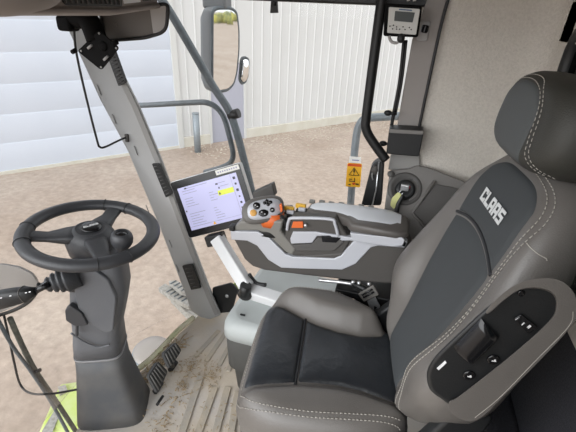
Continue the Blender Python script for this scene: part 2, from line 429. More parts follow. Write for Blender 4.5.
for i in range(12):
    y = .95 + i * .0195; s.box((-.858, y, 1.468), (.004, .004, .052))
s.build('slat', m_dark, v)
MB().prism(rounded([(-.865, 1.19, 1.490), (-.865, 1.27, 1.492), (-.868, 1.28, 1.452), (-.868, 1.19, 1.445)], .006), (.005, 0, 0)).build('label_plate', m_white, oc)
MB().prism(rounded([(-.865, 1.29, 1.490), (-.865, 1.35, 1.492), (-.868, 1.34, 1.458), (-.868, 1.29, 1.454)], .006), (.005, 0, 0)).build('dark_cover', m_black, oc)
b = MB(); rings = []
for x, q in ((-1.45, .6), (-1.38, .9), (-1.2, 1), (-.86, 1), (-.76, .94), (-.70, .74), (-.675, .4)):
    rings.append([V3((x, .68 + .13 * q * math.cos(a), 1.468 + .056 * q * math.sin(a))) for a in [2 * math.pi * k / 24 for k in range(24)]])
b.loft(rings); b.build('side_lobe', mat('roof_lobe', '#857e79', .6), oc)

# sun visor / roof end box at the pillar top
vz = thing('roof_visor', 'dark rounded visor box under the roof at the top of the front pillar', 'visor', (-.98, 1.36, 1.33))
fa = [(-1.101,1.380,1.434), (-1.102,1.380,1.318), (-0.930,1.380,1.338), (-0.859,1.380,1.358), (-0.837,1.380,1.378), (-0.822,1.380,1.450)]
MB().prism(rounded(fa, .02), (-.09, .12, 0)).build('shell', m_visor, vz, bevel=.012, seg=3)
fb = [(-0.897,1.376,1.447), (-0.894,1.376,1.350), (-0.856,1.376,1.365), (-0.843,1.376,1.381), (-0.831,1.376,1.450)]
MB().prism(rounded(fb, .012), (0, .01, 0)).build('edge_panel', m_visor2, vz, bevel=.003)
ft = MB(); ft.tube([p + V3((0, -.002, 0)) for p in rounded(fa, .02)], .006, closed=True, n=8)
ft.build('seal', m_black, vz)
MB().lathe((-1.044,1.380,1.378), (0, -1, 0), [(.008, 0), (.007, .004), (.002, .006)]).build('screw_cap', m_visor, vz)

# black screen-mount bracket
br = thing('mounting_bracket', 'black square steel mounting plate on an arm clamped by the pillar top', 'bracket', (-1.07, 1.28, 1.25))
pl = MB(); pl.prism(rounded([(-1.146,1.280,1.288), (-1.040,1.280,1.361), (-0.970,1.280,1.309), (-1.058,1.280,1.229)], .012), (.0, .006, 0)); p_ = pl.build('plate', m_flat, br, bevel=.0015)
for a, c in (((-1.095,1.277,1.300), (-1.076,1.277,1.312)), ((-1.036,1.277,1.266), (-1.017,1.277,1.280))): MB().tube([a, c], .0045, n=10).build('slot', m_pillar, p_)
for p in ((-1.126,1.277,1.290), (-1.039,1.277,1.351), (-0.979,1.277,1.308), (-1.053,1.277,1.241)): MB().lathe(p, (0, -1, 0), [(.004, 0), (.003, .002)], 12).build('screw_hole', m_pillar, p_)
MB().lathe((-1.033,1.280,1.311), (0, -1, 0), [(.017, 0), (.016, .003), (.012, .005), (.004, .006)]).build('ball_joint', m_flat, br)
a = MB(); a.tube([(-1.169,1.310,1.393), (-1.103,1.310,1.389), (-1.079,1.310,1.326)], .036, smooth=5, n=14); a.tube([(-1.099,1.300,1.408), (-1.085,1.300,1.320)], .022, n=12); a.build('arm', m_flat, br)
b = MB(); b.box((-1.181,1.300,1.375), (.06, .055, .05)); b.build('clamp', m_flat, br, bevel=.012, seg=3)
for a, c in (((-1.150,1.280,1.291), (-1.168,1.280,1.283)), ((-0.991,1.280,1.320), (-0.974,1.280,1.327))): MB().tube([a, c], .008, n=10).build('wing_nut', m_flat, br)

wr = MB(); wr.tube([(-1.156,1.300,1.374), (-1.168,1.300,1.289), (-1.162,1.300,1.142), (-1.146,1.300,0.958), (-1.146,1.310,0.927), (-1.139,1.330,0.922), (-1.145,1.420,0.922), (-1.134,1.468,0.928)], .0042, smooth=6, n=8)
tag(wr.build('pull_wire', m_satin), 'thin black wire hanging from the bracket clamp and hooked into the grey pillar', 'wire')
MB().box((-1.133,1.466,0.924), (.016, .012, .035)).build('trim_11', m_dark, bevel=.003, kind='structure')

# hook at the window top
hk = MB(); hk.prism([(-0.494,1.490,1.482), (-0.497,1.490,1.436), (-0.468,1.490,1.438), (-0.473,1.490,1.483)], (0, .008, 0))
hk.tube([(-0.482,1.488,1.471), (-0.482,1.488,1.459)], .006, n=10)
tag(hk.build('window_hook', m_black, bevel=.001), 'small black hook tab hanging from the top of the side window', 'hook')

# ================================================================== STEERING
WC = V3((-.874, .898, .807)); WN = V3((math.sin(.105) * math.cos(.214), math.sin(.105) * math.sin(.214), math.cos(.105)))
WM = axes(WN, (0, 1, 0)); 
def wp_(r, ang, h=0.): return WC + WM @ V3((r * math.cos(ang), r * math.sin(ang), h))
sw = thing('steering_wheel', 'black three-spoke steering wheel on the grey column', 'steering wheel', tuple(WC))
b = MB(); rings = []
n = 72
for i in range(n):
    a = 2 * math.pi * i / n; ring = []
    for k in range(14):
        t = 2 * math.pi * k / 14
        ring.append(wp_(.184 + .0215 * math.cos(t), a, .0175 * math.sin(t)))
    rings.append(ring)
vs = [p for r_ in rings for p in r_]
b.add(vs, [(i * 14 + k, i * 14 + (k + 1) % 14, ((i + 1) % n) * 14 + (k + 1) % 14, ((i + 1) % n) * 14 + k) for i in range(n) for k in range(14)])
rim = b.build('rim', m_wheel, sw)
def wang(p): q = WM.transposed() @ (V3(p) - WC); return math.atan2(q.y, q.x)
A1, A2, A3 = wang((-1.021,0.789,0.807)), wang((-0.914,1.071,0.807)), wang((-0.714,0.768,0.807))
for a in (A1 - .25, A1 + .25, A2 - .22, A2 + .22, A3 - .12, A3 + .35):
    MB().tube([wp_(.184 + .0222 * math.cos(t), a, .0182 * math.sin(t)) for t in [2 * math.pi * k / 20 for k in range(20)]], .0016, closed=True, n=5).build('seam', m_black, rim)
def spoke(a, w0, w1):
    b = MB(); rings = []
    for r_, w_, h0, h1 in ((.02, w0, -.03, .012), (.07, w0 * .9, -.026, .006), (.12, w1, -.02, -.002), (.165, w1 * 1.05, -.014, .004), (.186, w1 * 1.15, -.012, .010)):
        ring = []
        for k in range(16):
            t = 2 * math.pi * k / 16; cx, cy = math.cos(t), math.sin(t)
            sgn = lambda q: math.copysign(abs(q) ** .6, q)
            ring.append(WC + WM @ (Matrix.Rotation(a, 3, 'Z') @ V3((r_, sgn(cx) * w_, (h0 + h1) / 2 + sgn(cy) * (h1 - h0) / 2))))
        rings.append(ring)
    b.loft(rings); return b.build('spoke', m_wheel, sw)
spoke(A1, .042, .024); spoke(A2, .036, .024); spoke(A3, .036, .024)
b = MB(); b.lathe(WC, WN, [(.07, -.07), (.078, -.03), (.066, -.004), (.05, .012), (.044, .014), (.042, .012), (.03, .016), (.01, .018)], 36); hub = b.build('hub', m_wheel, sw)
b = MB(); b.lathe(wp_(.0, 0, .0145), WN, [(.032, 0), (.032, .004), (.026, .0065), (.005, .0075)], 32); em = b.build('emblem', m_gloss, hub)
lettering('lettering', 'CLAAS', wp_(.0, 0, .0222), axes(WN, (-.9, .42, 0)), .0075, .009, .0092, m_print, em)
kb = MB(); kc = V3((-0.739,0.869,0.830)); kc = V3((-.738, .866, .822))
kb.lathe(kc - WN * .035, WN, [(.013, -.01), (.015, .004), (.024, .014), (.031, .028), (.032, .042), (.029, .053), (.024, .060), (.020, .061), (.017, .055), (.004, .054)], 28)
kn = kb.build('spinner_knob', m_wheel, sw)
b = MB(); b.lathe(kc + WN * .0205, WN, [(.017, 0), (.015, .003), (.003, .004)], 24); b.build('cap', m_gloss, kn)

sc = thing('steering_column', 'dark grey plastic steering column standing on the cab floor', 'steering column', (-.88, .88, 0))
def ring(c, ax, ay, n_=4., rot=0., nv=28, tilt=0.):
    c = V3(c); out = []
    for k in range(nv):
        t = 2 * math.pi * k / nv; f = lambda q: math.copysign(abs(q) ** (2 / n_), q)
        x, y = ax * f(math.cos(t)), ay * f(math.sin(t)); cx, sx = math.cos(rot), math.sin(rot)
        dx, dy = x * cx - y * sx, x * sx + y * cx
        out.append(c + V3((dx, dy, dx * tilt)))
    return out
YW = R(24)
b = MB(); b.loft([ring((-0.922, .885, .0), .128, .104, 4.5, YW), ring((-0.926, .885, .06), .116, .096, 4.5, YW), ring((-0.933, .89, .24), .086, .074, 4.5, YW), ring((-0.929, .89, .318), .081, .071, 4.5, YW)])
b.build('lower_cover', m_colb, sc)
b = MB(); b.loft([ring((-0.929, .89, .312), .0845, .0745, 4.5, YW), ring((-0.929, .89, .320), .0845, .0745, 4.5, YW)]); b.build('joint_band', mat('joint_band_grey', '#8b8b8d', .5), sc)
b = MB(); b.loft([ring((-0.929, .89, .324), .083, .074, 4.2, YW), ring((-0.923, .89, .38), .081, .072, 4.2, YW), ring((-0.917, .89, .42), .078, .07, 4.2, YW), ring((-0.890, .89, .53), .086, .074, 4.2, YW), ring((-0.870, .89, .61), .088, .074, 4.2, YW), ring((-0.862, .89, .68), .084, .072, 3.6, YW, tilt=.12), ring((-.853, .893, .722), .074, .066, 2.8, YW, tilt=.2), ring((-.860, .895, .752), .055, .05, 2.2, YW, tilt=.2)])
b.build('upper_cover', m_col, sc)
tp = [(-0.818,0.820,0.725), (-0.787,0.834,0.687), (-0.775,0.840,0.616), (-0.802,0.828,0.477), (-0.828,0.816,0.476), (-0.885,0.791,0.544), (-0.884,0.791,0.648), (-0.861,0.802,0.721)]
MB().prism(rounded(tp, .012), (-.01, .03, 0)).build('face_panel', m_col, sc, bevel=.005)
tr = MB(); tr.tube([(-0.940,0.792,0.463), (-0.910,0.806,0.420), (-0.873,0.822,0.393), (-0.837,0.839,0.399)], .0035, smooth=6, n=8); tr.build('bead', m_col, sc)
lv = MB(); lv.prism(rounded([(-0.922,0.788,0.585), (-0.906,0.796,0.603), (-0.879,0.808,0.569), (-0.870,0.812,0.519), (-0.907,0.795,0.518), (-0.927,0.786,0.544)], .006), (.009, -.020, 0)); lv.prism([(-0.911,0.798,0.523), (-0.903,0.801,0.522), (-0.913,0.797,0.463), (-0.921,0.793,0.464)], (.006, -.012, 0))
lv.build('tilt_lever', m_wheel, sc, bevel=.004)
# boot of the stalk
bt = MB(); p0 = V3((-0.888,0.790,0.700)); p1 = V3((-0.933,0.750,0.691)); ax = (p1 - p0).normalized()
bt.lathe(p0, ax, [(.036, -.03), (.037, 0), (.041, .004), (.041, .010), (.029, .014), (.029, .016), (.037, .021), (.036, .027), (.025, .031), (.025, .033), (.031, .038), (.029, .044), (.020, .048), (.020, .050), (.024, .055), (.021, .061), (.013, .066), (.010, .075)], 26)
bt.build('rubber_boot', m_wheel, sc)
bk = MB(); bk.box(V3((-0.907,0.835,0.661)), (.075, .07, .06)); bk.build('stalk_socket', m_black, sc, bevel=.008)

sk = thing('control_stalk', 'black steering stalk with white pictograms reaching left from the rubber boot', 'stalk', (-0.951,0.740,0.683))
s0 = V3((-0.912,0.740,0.707)); s1 = V3((-0.938,0.715,0.693)); s2 = V3((-0.960,0.700,0.688)); s3 = V3((-1.098,0.660,0.645))
b = MB(); b.tube([s0, s1], .009, n=12); b.build('shaft', m_gloss, sk)
def sq(c, t, a, b_, n_=3.):
    t = t.normalized(); u = t.cross(V3((0, 0, 1))).normalized(); w = u.cross(t); o = []
    for k in range(20):
        q = 2 * math.pi * k / 20; f = lambda z: math.copysign(abs(z) ** (2 / n_), z)
        o.append(c + u * a * f(math.cos(q)) + w * b_ * f(math.sin(q)))
    return o
t_ = s3 - s2; b = MB(); b.loft([sq(s1, t_, .010, .010), sq(s1.lerp(s2, .6), t_, .016, .016), sq(s2, t_, .020, .021), sq(s2.lerp(s3, .3), t_, .021, .026), sq(s3, t_, .023, .031)]); b.build('grip', m_black, sk)
b = MB(); b.loft([sq(s2.lerp(s3, .02), t_, .0217, .0228), sq(s2.lerp(s3, .035), t_, .0217, .0235)]); b.build('ring', m_dark, sk)
for f, h in ((-.18, .008), (-.10, .009), (.2, .012), (.4, .014), (.55, .014)):
    c = s2.lerp(s3, f); u = t_.normalized(); nn = V3((.2, -.75, .62)).normalized(); e = c + nn * (.021 if f < 0 else .0265)
    w_ = nn.cross(u)
    ic = MB(); ic.prism([e - u * .003 - w_ * .0012, e + u * .003 - w_ * .0012, e + u * .003 + w_ * .0012, e - u * .003 + w_ * .0012], nn * .0006); ic.build('pictogram', m_print, sk)

gh = thing('plastic_housing', 'grey rounded plastic housing behind the black stalk, cable hanging below', 'housing', (-1.232,0.800,0.439))
go = [(-1.361,0.800,0.622), (-1.168,0.800,0.681), (-1.094,0.800,0.686), (-1.044,0.800,0.671), (-1.030,0.800,0.640), (-1.049,0.800,0.603), (-1.119,0.800,0.536), (-1.248,0.800,0.457), (-1.475,0.800,0.350)]
MB().prism(rounded(go, .012), (-.07, .06, -.05)).build('shell', mat('housing_grey', '#85817d', .55), gh, bevel=.012, seg=3)
gl = MB(); gl.tube([(-1.469,0.795,0.352), (-1.244,0.795,0.453), (-1.114,0.795,0.532), (-1.045,0.795,0.600), (-1.021,0.795,0.642)], .0065, smooth=5, n=8); gl.build('gasket', m_black, gh)
MB().prism(rounded([(-1.442,0.797,0.419), (-1.224,0.797,0.514), (-1.112,0.797,0.573), (-1.050,0.797,0.617), (-1.054,0.797,0.604), (-1.113,0.797,0.544), (-1.241,0.797,0.465), (-1.465,0.797,0.365)], .006), (0, -.008, 0)).build('lower_lip', mat('housing_lip', '#9b9894', .55), gh, bevel=.003)
cb = MB(); cb.tube([(-1.264,0.820,0.422), (-1.279,0.820,0.312), (-1.283,0.810,0.197), (-1.279,0.800,0.089), (-1.226,0.790,0.069), (-1.122,0.790,0.103), (-0.978,0.800,0.173)], .0042, smooth=6, n=8)
tag(cb.build('cable', m_black), 'black cable drooping from the grey housing to the steering column', 'cable')

# pedals
def pedal(label, quad, foot, group):
    q = [V3(p) for p in quad]; c = sum(q, V3()) / 4; n = (q[1] - q[0]).cross(q[3] - q[0]).normalized()
    if n.x < 0: n = -n
    t = thing('pedal', label, 'pedal', tuple(V3(foot)), group)
    p = MB().prism(rounded(q, .012), -n * .018).build('pad', mat('pedal_rubber', '#3c3c3c', .7), t, bevel=.003)
    s = MB()
    for i in range(5):
        f = .14 + i * .18; a = q[0].lerp(q[1], f); b_ = q[3].lerp(q[2], f)
        s.tube([a.lerp(b_, .08) + n * .001, a.lerp(b_, .92) + n * .001], .0035, n=6)
    s.build('tread_rib', mat('pedal_rib', '#5a5855', .7), p)
    ar = MB(); ar.tube([c - n * .015, V3(foot)], .010, n=10); ar.tube([V3(foot) - V3((0, .02, 0)), V3(foot) + V3((0, .03, 0))], .012, n=10); ar.build('arm', m_satin, t)
pedal('black ribbed pedal next to the steering column base', ((-0.756,0.904,0.207), (-0.751,0.966,0.223), (-0.718,0.975,0.171), (-0.716,0.894,0.136)), (-.80, 1.0, .015), 'pedals')
pedal('black ribbed pedal further from the steering column, near the pillar foot', ((-0.727,0.970,0.264), (-0.712,1.039,0.265), (-0.689,1.041,0.228), (-0.696,0.958,0.207)), (-.80, 1.12, .015), 'pedals')
bl = MB(); bl.tube([(-0.750,0.920,0.030), (-0.750,0.964,0.030)], .006, n=8)
tag(bl.build('pedal_rod', m_satin), 'short dark rod lying on the floor below the pedal beside the column', 'rod')

# ================================================================== SEAT
SY = R(8); SU = V3((-math.sin(SY), math.cos(SY), 0)); SF = V3((-math.cos(SY), -math.sin(SY), 0)); SP = V3((-.10, .86, 0)); UPV = V3((0, 0, 1))
seat = thing('operator_seat', 'grey and black leather operator seat with CLAAS lettering on the backrest', 'seat', (-.10, .86, 0))
def sstep(x): x = max(0, min(1, x)); return x * x * (3 - 2 * x)
class Pillow:
    def __init__(s, C, U, V, N, a, b, n, field, depth, roll, r0, g=lambda v, u: 1.):
        s.C, s.U, s.V, s.N, s.a, s.b, s.n, s.field, s.depth, s.roll, s.r0, s.g = V3(C), U, V, N, a, b, n, field, depth, roll, r0, g
    def rr(s, u, v): return (abs(u / (s.a * s.g(v, u))) ** s.n + abs(v / s.b) ** s.n) ** (1 / s.n)
    def h(s, u, v):
        q = max(0, min(1, (s.rr(u, v) - s.r0) / (1 - s.r0)))
        return s.field(u, v) - s.roll * (1 - math.sqrt(max(0, 1 - q * q)))
    def P(s, u, v, off=0.): return s.C + s.U * u + s.V * v + s.N * (s.h(u, v) + off)
    def body(s, name, m, parent, nt=96, nr=22):
        b = MB(); rings = []
        def op(t):
            f = lambda q: math.copysign(abs(q) ** (2 / s.n), q)
            v = s.b * f(math.sin(t)); return s.a * f(math.cos(t)), v
        T = [2 * math.pi * k / nt for k in range(nt)]
        rad = [.02 + .98 * (i / nr) ** .7 for i in range(nr + 1)]
        for r in rad:
            row = []
            for t in T:
                u, v = op(t); u *= r; v *= r; u *= s.g(v, u); row.append(s.P(u, v))
            rings.append(row)
        for k, (ins, f) in enumerate(((1.004, .12), (1.01, .3), (1.0, .6), (.985, .85), (.95, 1.0))):
            row = []
            for t in T:
                u, v = op(t); u *= s.g(v, u); h1 = s.h(u, v)
                row.append(s.C + s.U * u * ins + s.V * v * ins + s.N * (h1 * (1 - f) - s.depth * f))
            rings.append(row)
        b.loft(rings, smooth=True); return b.build(name, m, parent)
    def patch(s, name, m, parent, uv, off=.003, puff=.006, nu=26, nv=26, sink=.004):
        b = MB(); rows = []
        for i in range(nu + 1):
            row = []
            for j in range(nv + 1):
                p, q = i / nu, j / nv; u, v = uv(p, q)
                e = min(1, min(p, 1 - p) * 14, min(q, 1 - q) * 14); e = math.sqrt(max(0, 1 - (1 - e) ** 2))
                row.append(s.P(u, v, -sink + (off + sink) * e + puff * (16 * p * (1 - p) * q * (1 - q)) ** .6))
            rows.append(row)
        b.grid(rows); return b.build(name, m, parent)
    def stitch(s, uvs, off=.0012, r=.0011, dash=True, sm=8, dl=.007):
        p = spline([V3((u, v, 0)) for u, v in uvs], sm); pts = [s.P(q.x, q.y, off) for q in p]
        b = MB()
        if not dash: b.tube(pts, r, n=5); return b
        acc = 0; seg = [pts[0]]; on = True
        d2 = [pts[0]]
        for a, c in zip(pts, pts[1:]):
            L = (c - a).length; k = max(1, int(L / .0015))
            for i in range(1, k + 1): d2.append(a.lerp(c, i / k))
        st = 1.5e-3; nd = max(2, int(dl / st)); ng = 2; i = 0
        while i + nd < len(d2):
            b.tube([d2[i], d2[i + nd // 2], d2[i + nd]], r, n=4); i += nd + ng
        return b

# cushion
def interp(pts, x):
    if x <= pts[0][0]: return pts[0][1]
    for (a, y), (c, z) in zip(pts, pts[1:]):
        if x <= c: return y + (z - y) * sstep((x - a) / (c - a)) if False else y + (z - y) * (x - a) / (c - a)
    return pts[-1][1]
FARW = [(-.24, .19), (-.20, .175), (-.165, .115), (-.10, .096), (-.03, .101), (.03, .120), (.08, .145), (.15, .185), (.21, .208)]
NEARW = [(-.24, .145), (-.18, .125), (-.10, .107), (-.03, .102), (.06, .110), (.15, .132), (.21, .152)]
def cw(f, u): return interp(FARW if u > 0 else NEARW, f)
def cfield(u, f):
    bump = .056 * sstep((abs(u) - cw(f, u) + .005) / .07) * (sstep((f + .20) / .07) if u > 0 else 1)
    return .570 + bump - .16 * max(0, f - .14) ** 1.6 - .04 * max(0, -f - .05)
cus = Pillow(SP, SU, SF, UPV, .268, .228, 4.2, cfield, -.46, .05, .80, lambda v, u: 1 - .04 * sstep((v - .1) / .12) - (.30 * sstep((-v + .02) / .22) if u > 0 else .08 * sstep((-v) / .2)))
cu = cus.body('seat_cushion', m_taupe, seat)
def cuv(f0, f1):
    def g(p, q):
        f = f0 + (f1 - f0) * q; return (-cw(f, -1) + p * (cw(f, 1) + cw(f, -1)), f)
    return g
cus.patch('insert_panel', m_blackleather, cu, cuv(.0735, .208), puff=.013)
cus.patch('insert_panel', m_blackleather, cu, cuv(-.222, .0725), puff=.014)
cus.stitch([(-.122, .073), (-.06, .073), (0, .073), (.06, .073), (.14, .073)], off=.0, r=.0045, dash=False).build('seam', m_seam, cu)
for q in ([(-.155, .212), (-.20, .195), (-.226, .145), (-.232, .05), (-.222, -.06), (-.20, -.19)], [(-.165, .219), (-.212, .20), (-.238, .148), (-.243, .05), (-.234, -.06), (-.212, -.19)], [(.19, .205), (.1, .214), (0, .215), (-.1, .214), (-.15, .212)], [(.19, .205), (.235, .15), (.245, .05), (.24, -.06), (.22, -.16)]):
    cus.stitch(q).build('stitching', m_stitch, cu)
# backrest
RC = R(16); BV = (-SF * math.sin(RC) + UPV * math.cos(RC)); BN = (SF * math.cos(RC) + UPV * math.sin(RC)); BC = V3((.16, .86, .90))
def bw(v): return interp([(-.32, .085), (-.16, .102), (-.03, .130), (.08, .141), (.3, .143)], v)
def bfield(u, v):
    low = 1 - sstep((v + .20) / .32)
    bump = (.014 + .042 * low * (1 - .8 * sstep((-v - .10) / .15))) * sstep((abs(u) - bw(v) + .008) / .07)
    return bump - .01 * sstep((v - .2) / .1)
def bg(v, u): 
    return 1.0 - .27 * sstep((v + .05) / .36) - .22 * sstep((-v - .10) / .22)
bk_ = Pillow(BC, SU, BV, BN, .262, .335, 3.6, bfield, .10, .045, .80, bg)
ba = bk_.body('backrest', m_taupe, seat)
def btop(s): return .294 - .042 * abs(s) ** 4
def seamv(s): return .146 - .028 * s * s
bk_.patch('insert_panel', m_backcloth, ba, lambda p, q: ((-1 + 2 * p) * bw(-.31 + q * (seamv(-1 + 2 * p) + .31)), -.31 + q * (seamv(-1 + 2 * p) + .31)), puff=.008)
bk_.patch('insert_panel', m_backcloth, ba, lambda p, q: ((-1 + 2 * p) * (bw(.15) - .014 * q ** 4), seamv(-1 + 2 * p) + .001 + q * (btop(-1 + 2 * p) - seamv(-1 + 2 * p) - .001)), puff=.005)
bk_.stitch([(s_ * .142, seamv(s_)) for s_ in (-1, -.6, -.2, .2, .6, 1)], off=.0, r=.0045, dash=False).build('seam', m_seam, ba)
for du, dv in ((.012, .007), (.026, .014)):
    uv = [(-bw(v) - du - .045 * sstep((.13 - v) / .2), v) for v in (-.28, -.2, -.1, 0, .1, .2)] + [(-.128 - du, .26), (-.09 - du * .6, .288 + dv), (0, .300 + dv), (.09, .288 + dv)]
    bk_.stitch(uv).build('stitching', m_stitch, ba)
bk_.stitch([(-.15 - .02, .215), (-.165 - .02, .212), (-.178 - .02, .208)], dash=False).build('stitching', m_stitch, ba)
NM = Matrix((-SU, BV, BN)).transposed()
lettering('lettering', 'CLAAS', bk_.P(-.012, .210, .0095), NM, .0235, .030, .0268, m_letter, ba)
# headrest
HR = R(8); HV = (-SF * math.sin(HR) + UPV * math.cos(HR)); HN = (SF * math.cos(HR) + UPV * math.sin(HR)); HC = V3((.216, .868, 1.287))
hp = Pillow(HC, SU, HV, HN, .150, .088, 2.9, lambda u, v: -.12 * u * u, .12, .05, .66, lambda v, u: 1 - .10 * sstep((v) / .09))
hd = hp.body('headrest', m_headside, seat)
def hs(p): return -.063 + .178 * p
hp.patch('insert_panel', mat('headrest_front', '#4b4e4e', .55, bump=(420, .2)), hd, lambda p, q: ((hs(p)), -.078 + q * (.142 - .045 * abs((p - .5) * 2) ** 3) ), off=.002, puff=.003, sink=.002)
for du in (0, .013):
    hp.stitch([(.118, .040), (.09, .058 + du * .5), (.03, .067 + du * .6), (-.02 - du * .4, .060 + du * .7), (-.048 - du * .9, .040), (-.062 - du, .012), (-.070 - du, -.02), (-.082 - du, -.050), (-.105 - du, -.075)], r=.0008, dl=.005).build('stitching', m_stitch, hd)
for s_ in (-1, 1):
    po = MB(); a = BC + SU * .06 * s_ + BV * .30 - BN * .05; po.tube([a, HC + SU * .06 * s_ - HN * .06], .008, n=10); po.build('headrest_post', m_steel, hd)
# folded-up armrest with control panel on the near side
AX = SU
arm = MB(); ap = [(0.122,0.568,0.855), (0.116,0.567,0.914), (0.159,0.573,1.011), (0.182,0.577,1.054), (0.199,0.579,1.080), (0.231,0.583,1.098), (0.262,0.588,1.097), (0.280,0.590,1.075), (0.284,0.591,1.026), (0.237,0.584,0.923), (0.183,0.577,0.821), (0.150,0.572,0.827)]
arm.prism(spline([V3(p) for p in ap], 5, True), V3((.020, .058, -.047))); am = arm.build('armrest', m_black, seat, bevel=.010, seg=3)
pad = [(0.175,0.565,1.049), (0.188,0.567,1.080), (0.203,0.569,1.100), (0.224,0.572,1.113), (0.253,0.576,1.117), (0.277,0.580,1.104), (0.293,0.582,1.081), (0.302,0.583,1.044), (0.279,0.580,0.960), (0.249,0.576,0.871), (0.225,0.573,0.806), (0.202,0.569,0.792), (0.171,0.565,0.809), (0.164,0.564,0.834), (0.178,0.566,0.853), (0.233,0.574,0.958), (0.268,0.579,1.038), (0.269,0.579,1.071), (0.257,0.577,1.092), (0.234,0.574,1.098), (0.211,0.571,1.091), (0.195,0.568,1.071), (0.179,0.566,1.041)]
pd = MB().prism(spline([V3(p) for p in pad], 5, True), V3((.022, .064, -.050))).build('arm_pad', m_taupe, am, bevel=.011, seg=4)
b = MB(); b.tube([(0.215,0.571,0.804), (0.242,0.574,0.865), (0.272,0.579,0.955), (0.297,0.582,1.034), (0.294,0.582,1.063)], .0005, smooth=6, n=5)
b.build('stitching', m_stitch, am)
hl_ = [V3(p) for p in ((0.146,0.571,0.955), (0.173,0.574,1.023), (0.210,0.580,0.991), (0.181,0.575,0.925))]
b = MB(); b.grid([[hl_[0].lerp(hl_[1], p / 12).lerp(hl_[3].lerp(hl_[2], p / 12), q / 12) - SU * (.018 * (math.sin(math.pi * q / 12) ** .5) * (.55 if p in (0, 12) else 1) if 0 < q < 12 else 0) for q in range(13)] for p in range(13)])
b.build('height_lever', m_gloss, am)
def quad(mb, pts, th): mb.prism(pts, -SU * th)
b = MB(); quad(b, rounded([(0.219,0.581,1.031), (0.228,0.582,1.042), (0.259,0.586,1.021), (0.249,0.585,1.005)], .003), .004); sw_ = b.build('rocker_switch', m_gloss, am, bevel=.0012)
for q in ([(0.233,0.578,1.023), (0.235,0.578,1.029), (0.237,0.579,1.027), (0.234,0.578,1.022)], [(0.242,0.579,1.020), (0.245,0.580,1.025), (0.248,0.580,1.023), (0.245,0.580,1.017)], [(0.222,0.577,1.031), (0.226,0.577,1.037), (0.226,0.577,1.037), (0.222,0.577,1.030)]):
    b = MB(); quad(b, q, .0006); b.build('pictogram', m_print, sw_)
for p in ((0.213,0.580,0.940), (0.184,0.576,0.897)):
    b = MB(); b.lathe(p, -SU, [(.0105, 0), (.0105, .002), (.0085, .0035), (.002, .003)], 24); k_ = b.build('push_button', m_gloss, am)
    q = V3(p) - SU * .0042; e = MB(); RZ = Matrix.Rotation(SY, 3, 'Z'); e.box(q, (.007, .0006, .0018), RZ); e.box(q + V3((.001, 0, .0025)), (.0028, .0006, .0022), RZ); e.build('pictogram', m_print, k_)
b = MB(); quad(b, [(0.129,0.568,0.903), (0.139,0.570,0.922), (0.142,0.570,0.919), (0.133,0.569,0.899)], .001); b.build('white_mark', m_print, am)
b = MB(); b.lathe((0.218,0.581,1.079), -SU, [(.006, 0), (.005, .002), (.001, .0015)], 16); b.build('screw_cap', m_gloss, am)
# support of the seat
b = MB(); b.loft([ring((-.08, .86, .012), .20, .20, 5), ring((-.08, .86, .06), .19, .19, 5)], smooth=False); b.build('base_plate', m_satin, seat)
b = MB(); rings = []
for i in range(13): rings.append(ring((-.08, .86, .06 + i * .03), .185 + (.018 if i % 2 else 0), .185 + (.018 if i % 2 else 0), 4.5))
b.loft(rings); b.build('suspension_bellows', m_black, seat)
b = MB(); b.loft([ring(SP + UPV * .42, .215, .235, 5, SY), ring(SP + UPV * .475, .222, .245, 5, SY)], smooth=False); b.build('seat_pan', m_satin, seat, bevel=.006)
b = MB(); b.prism([SP - SU * .275 + SF * p + UPV * z for p, z in ((-.02, .46), (-.22, .44), (-.31, .56), (-.34, .74), (-.27, .76), (-.2, .6), (-.05, .52))], SU * .035)
b.build('recliner_cover', m_black, seat, bevel=.01)
b = MB(); b.prism([SP + SU * .20 + SF * p + UPV * z for p, z in ((.02, .44), (-.20, .40), (-.30, .52), (-.32, .66), (-.24, .68), (-.16, .58), (-.04, .52))], SU * .035)
b.build('recliner_cover', m_black, seat, bevel=.01)  # far-side black piece added to hide the bright gap behind the cushion
b = MB(); b.prism([SP - SU * .285 + SF * p + UPV * z for p, z in ((-.19, .485), (-.245, .485), (-.245, .52), (-.19, .52))], SU * .02); b.build('recliner_handle', m_steel, seat, bevel=.006)

# belt buckle between seat and console
bu = thing('belt_buckle', 'grey seat belt adjuster with bright metal tongue between cushion and console', 'seat belt', (-0.006,1.150,0.587))
BQ = [V3(p) for p in ((-0.047,1.145,0.593), (-0.002,1.145,0.642), (0.022,1.145,0.607), (-0.023,1.145,0.565))]
MB().prism(rounded(BQ, .004), (0, .014, -.006)).build('adjuster', m_webbing, bu, bevel=.003)
b = MB()
for f in (.28, .55):
    a = BQ[0].lerp(BQ[3], f).lerp(BQ[1].lerp(BQ[2], f), .15); c = BQ[0].lerp(BQ[3], f).lerp(BQ[1].lerp(BQ[2], f), .85); b.tube([a + V3((0, -.002, .001)), c + V3((0, -.002, .001))], .0035, n=6)
b.build('strap_slot', m_gloss, bu)
MB().prism([(-0.013,1.148,0.570), (0.011,1.148,0.593), (0.032,1.148,0.560), (0.032,1.148,0.538), (0.022,1.148,0.536), (0.023,1.148,0.553), (0.012,1.148,0.555), (0.015,1.148,0.534), (0.005,1.148,0.531)], (0, .003, 0)).build('tongue', m_steel, bu)
b = MB(); b.tube([(-0.023,1.160,0.606), (-0.074,1.180,0.608), (-0.111,1.200,0.594)], .012, smooth=4, n=8); b.tube([(0.027,1.160,0.541), (0.067,1.170,0.499), (0.114,1.160,0.466)], .012, smooth=4, n=8); b.build('strap', m_black, bu)

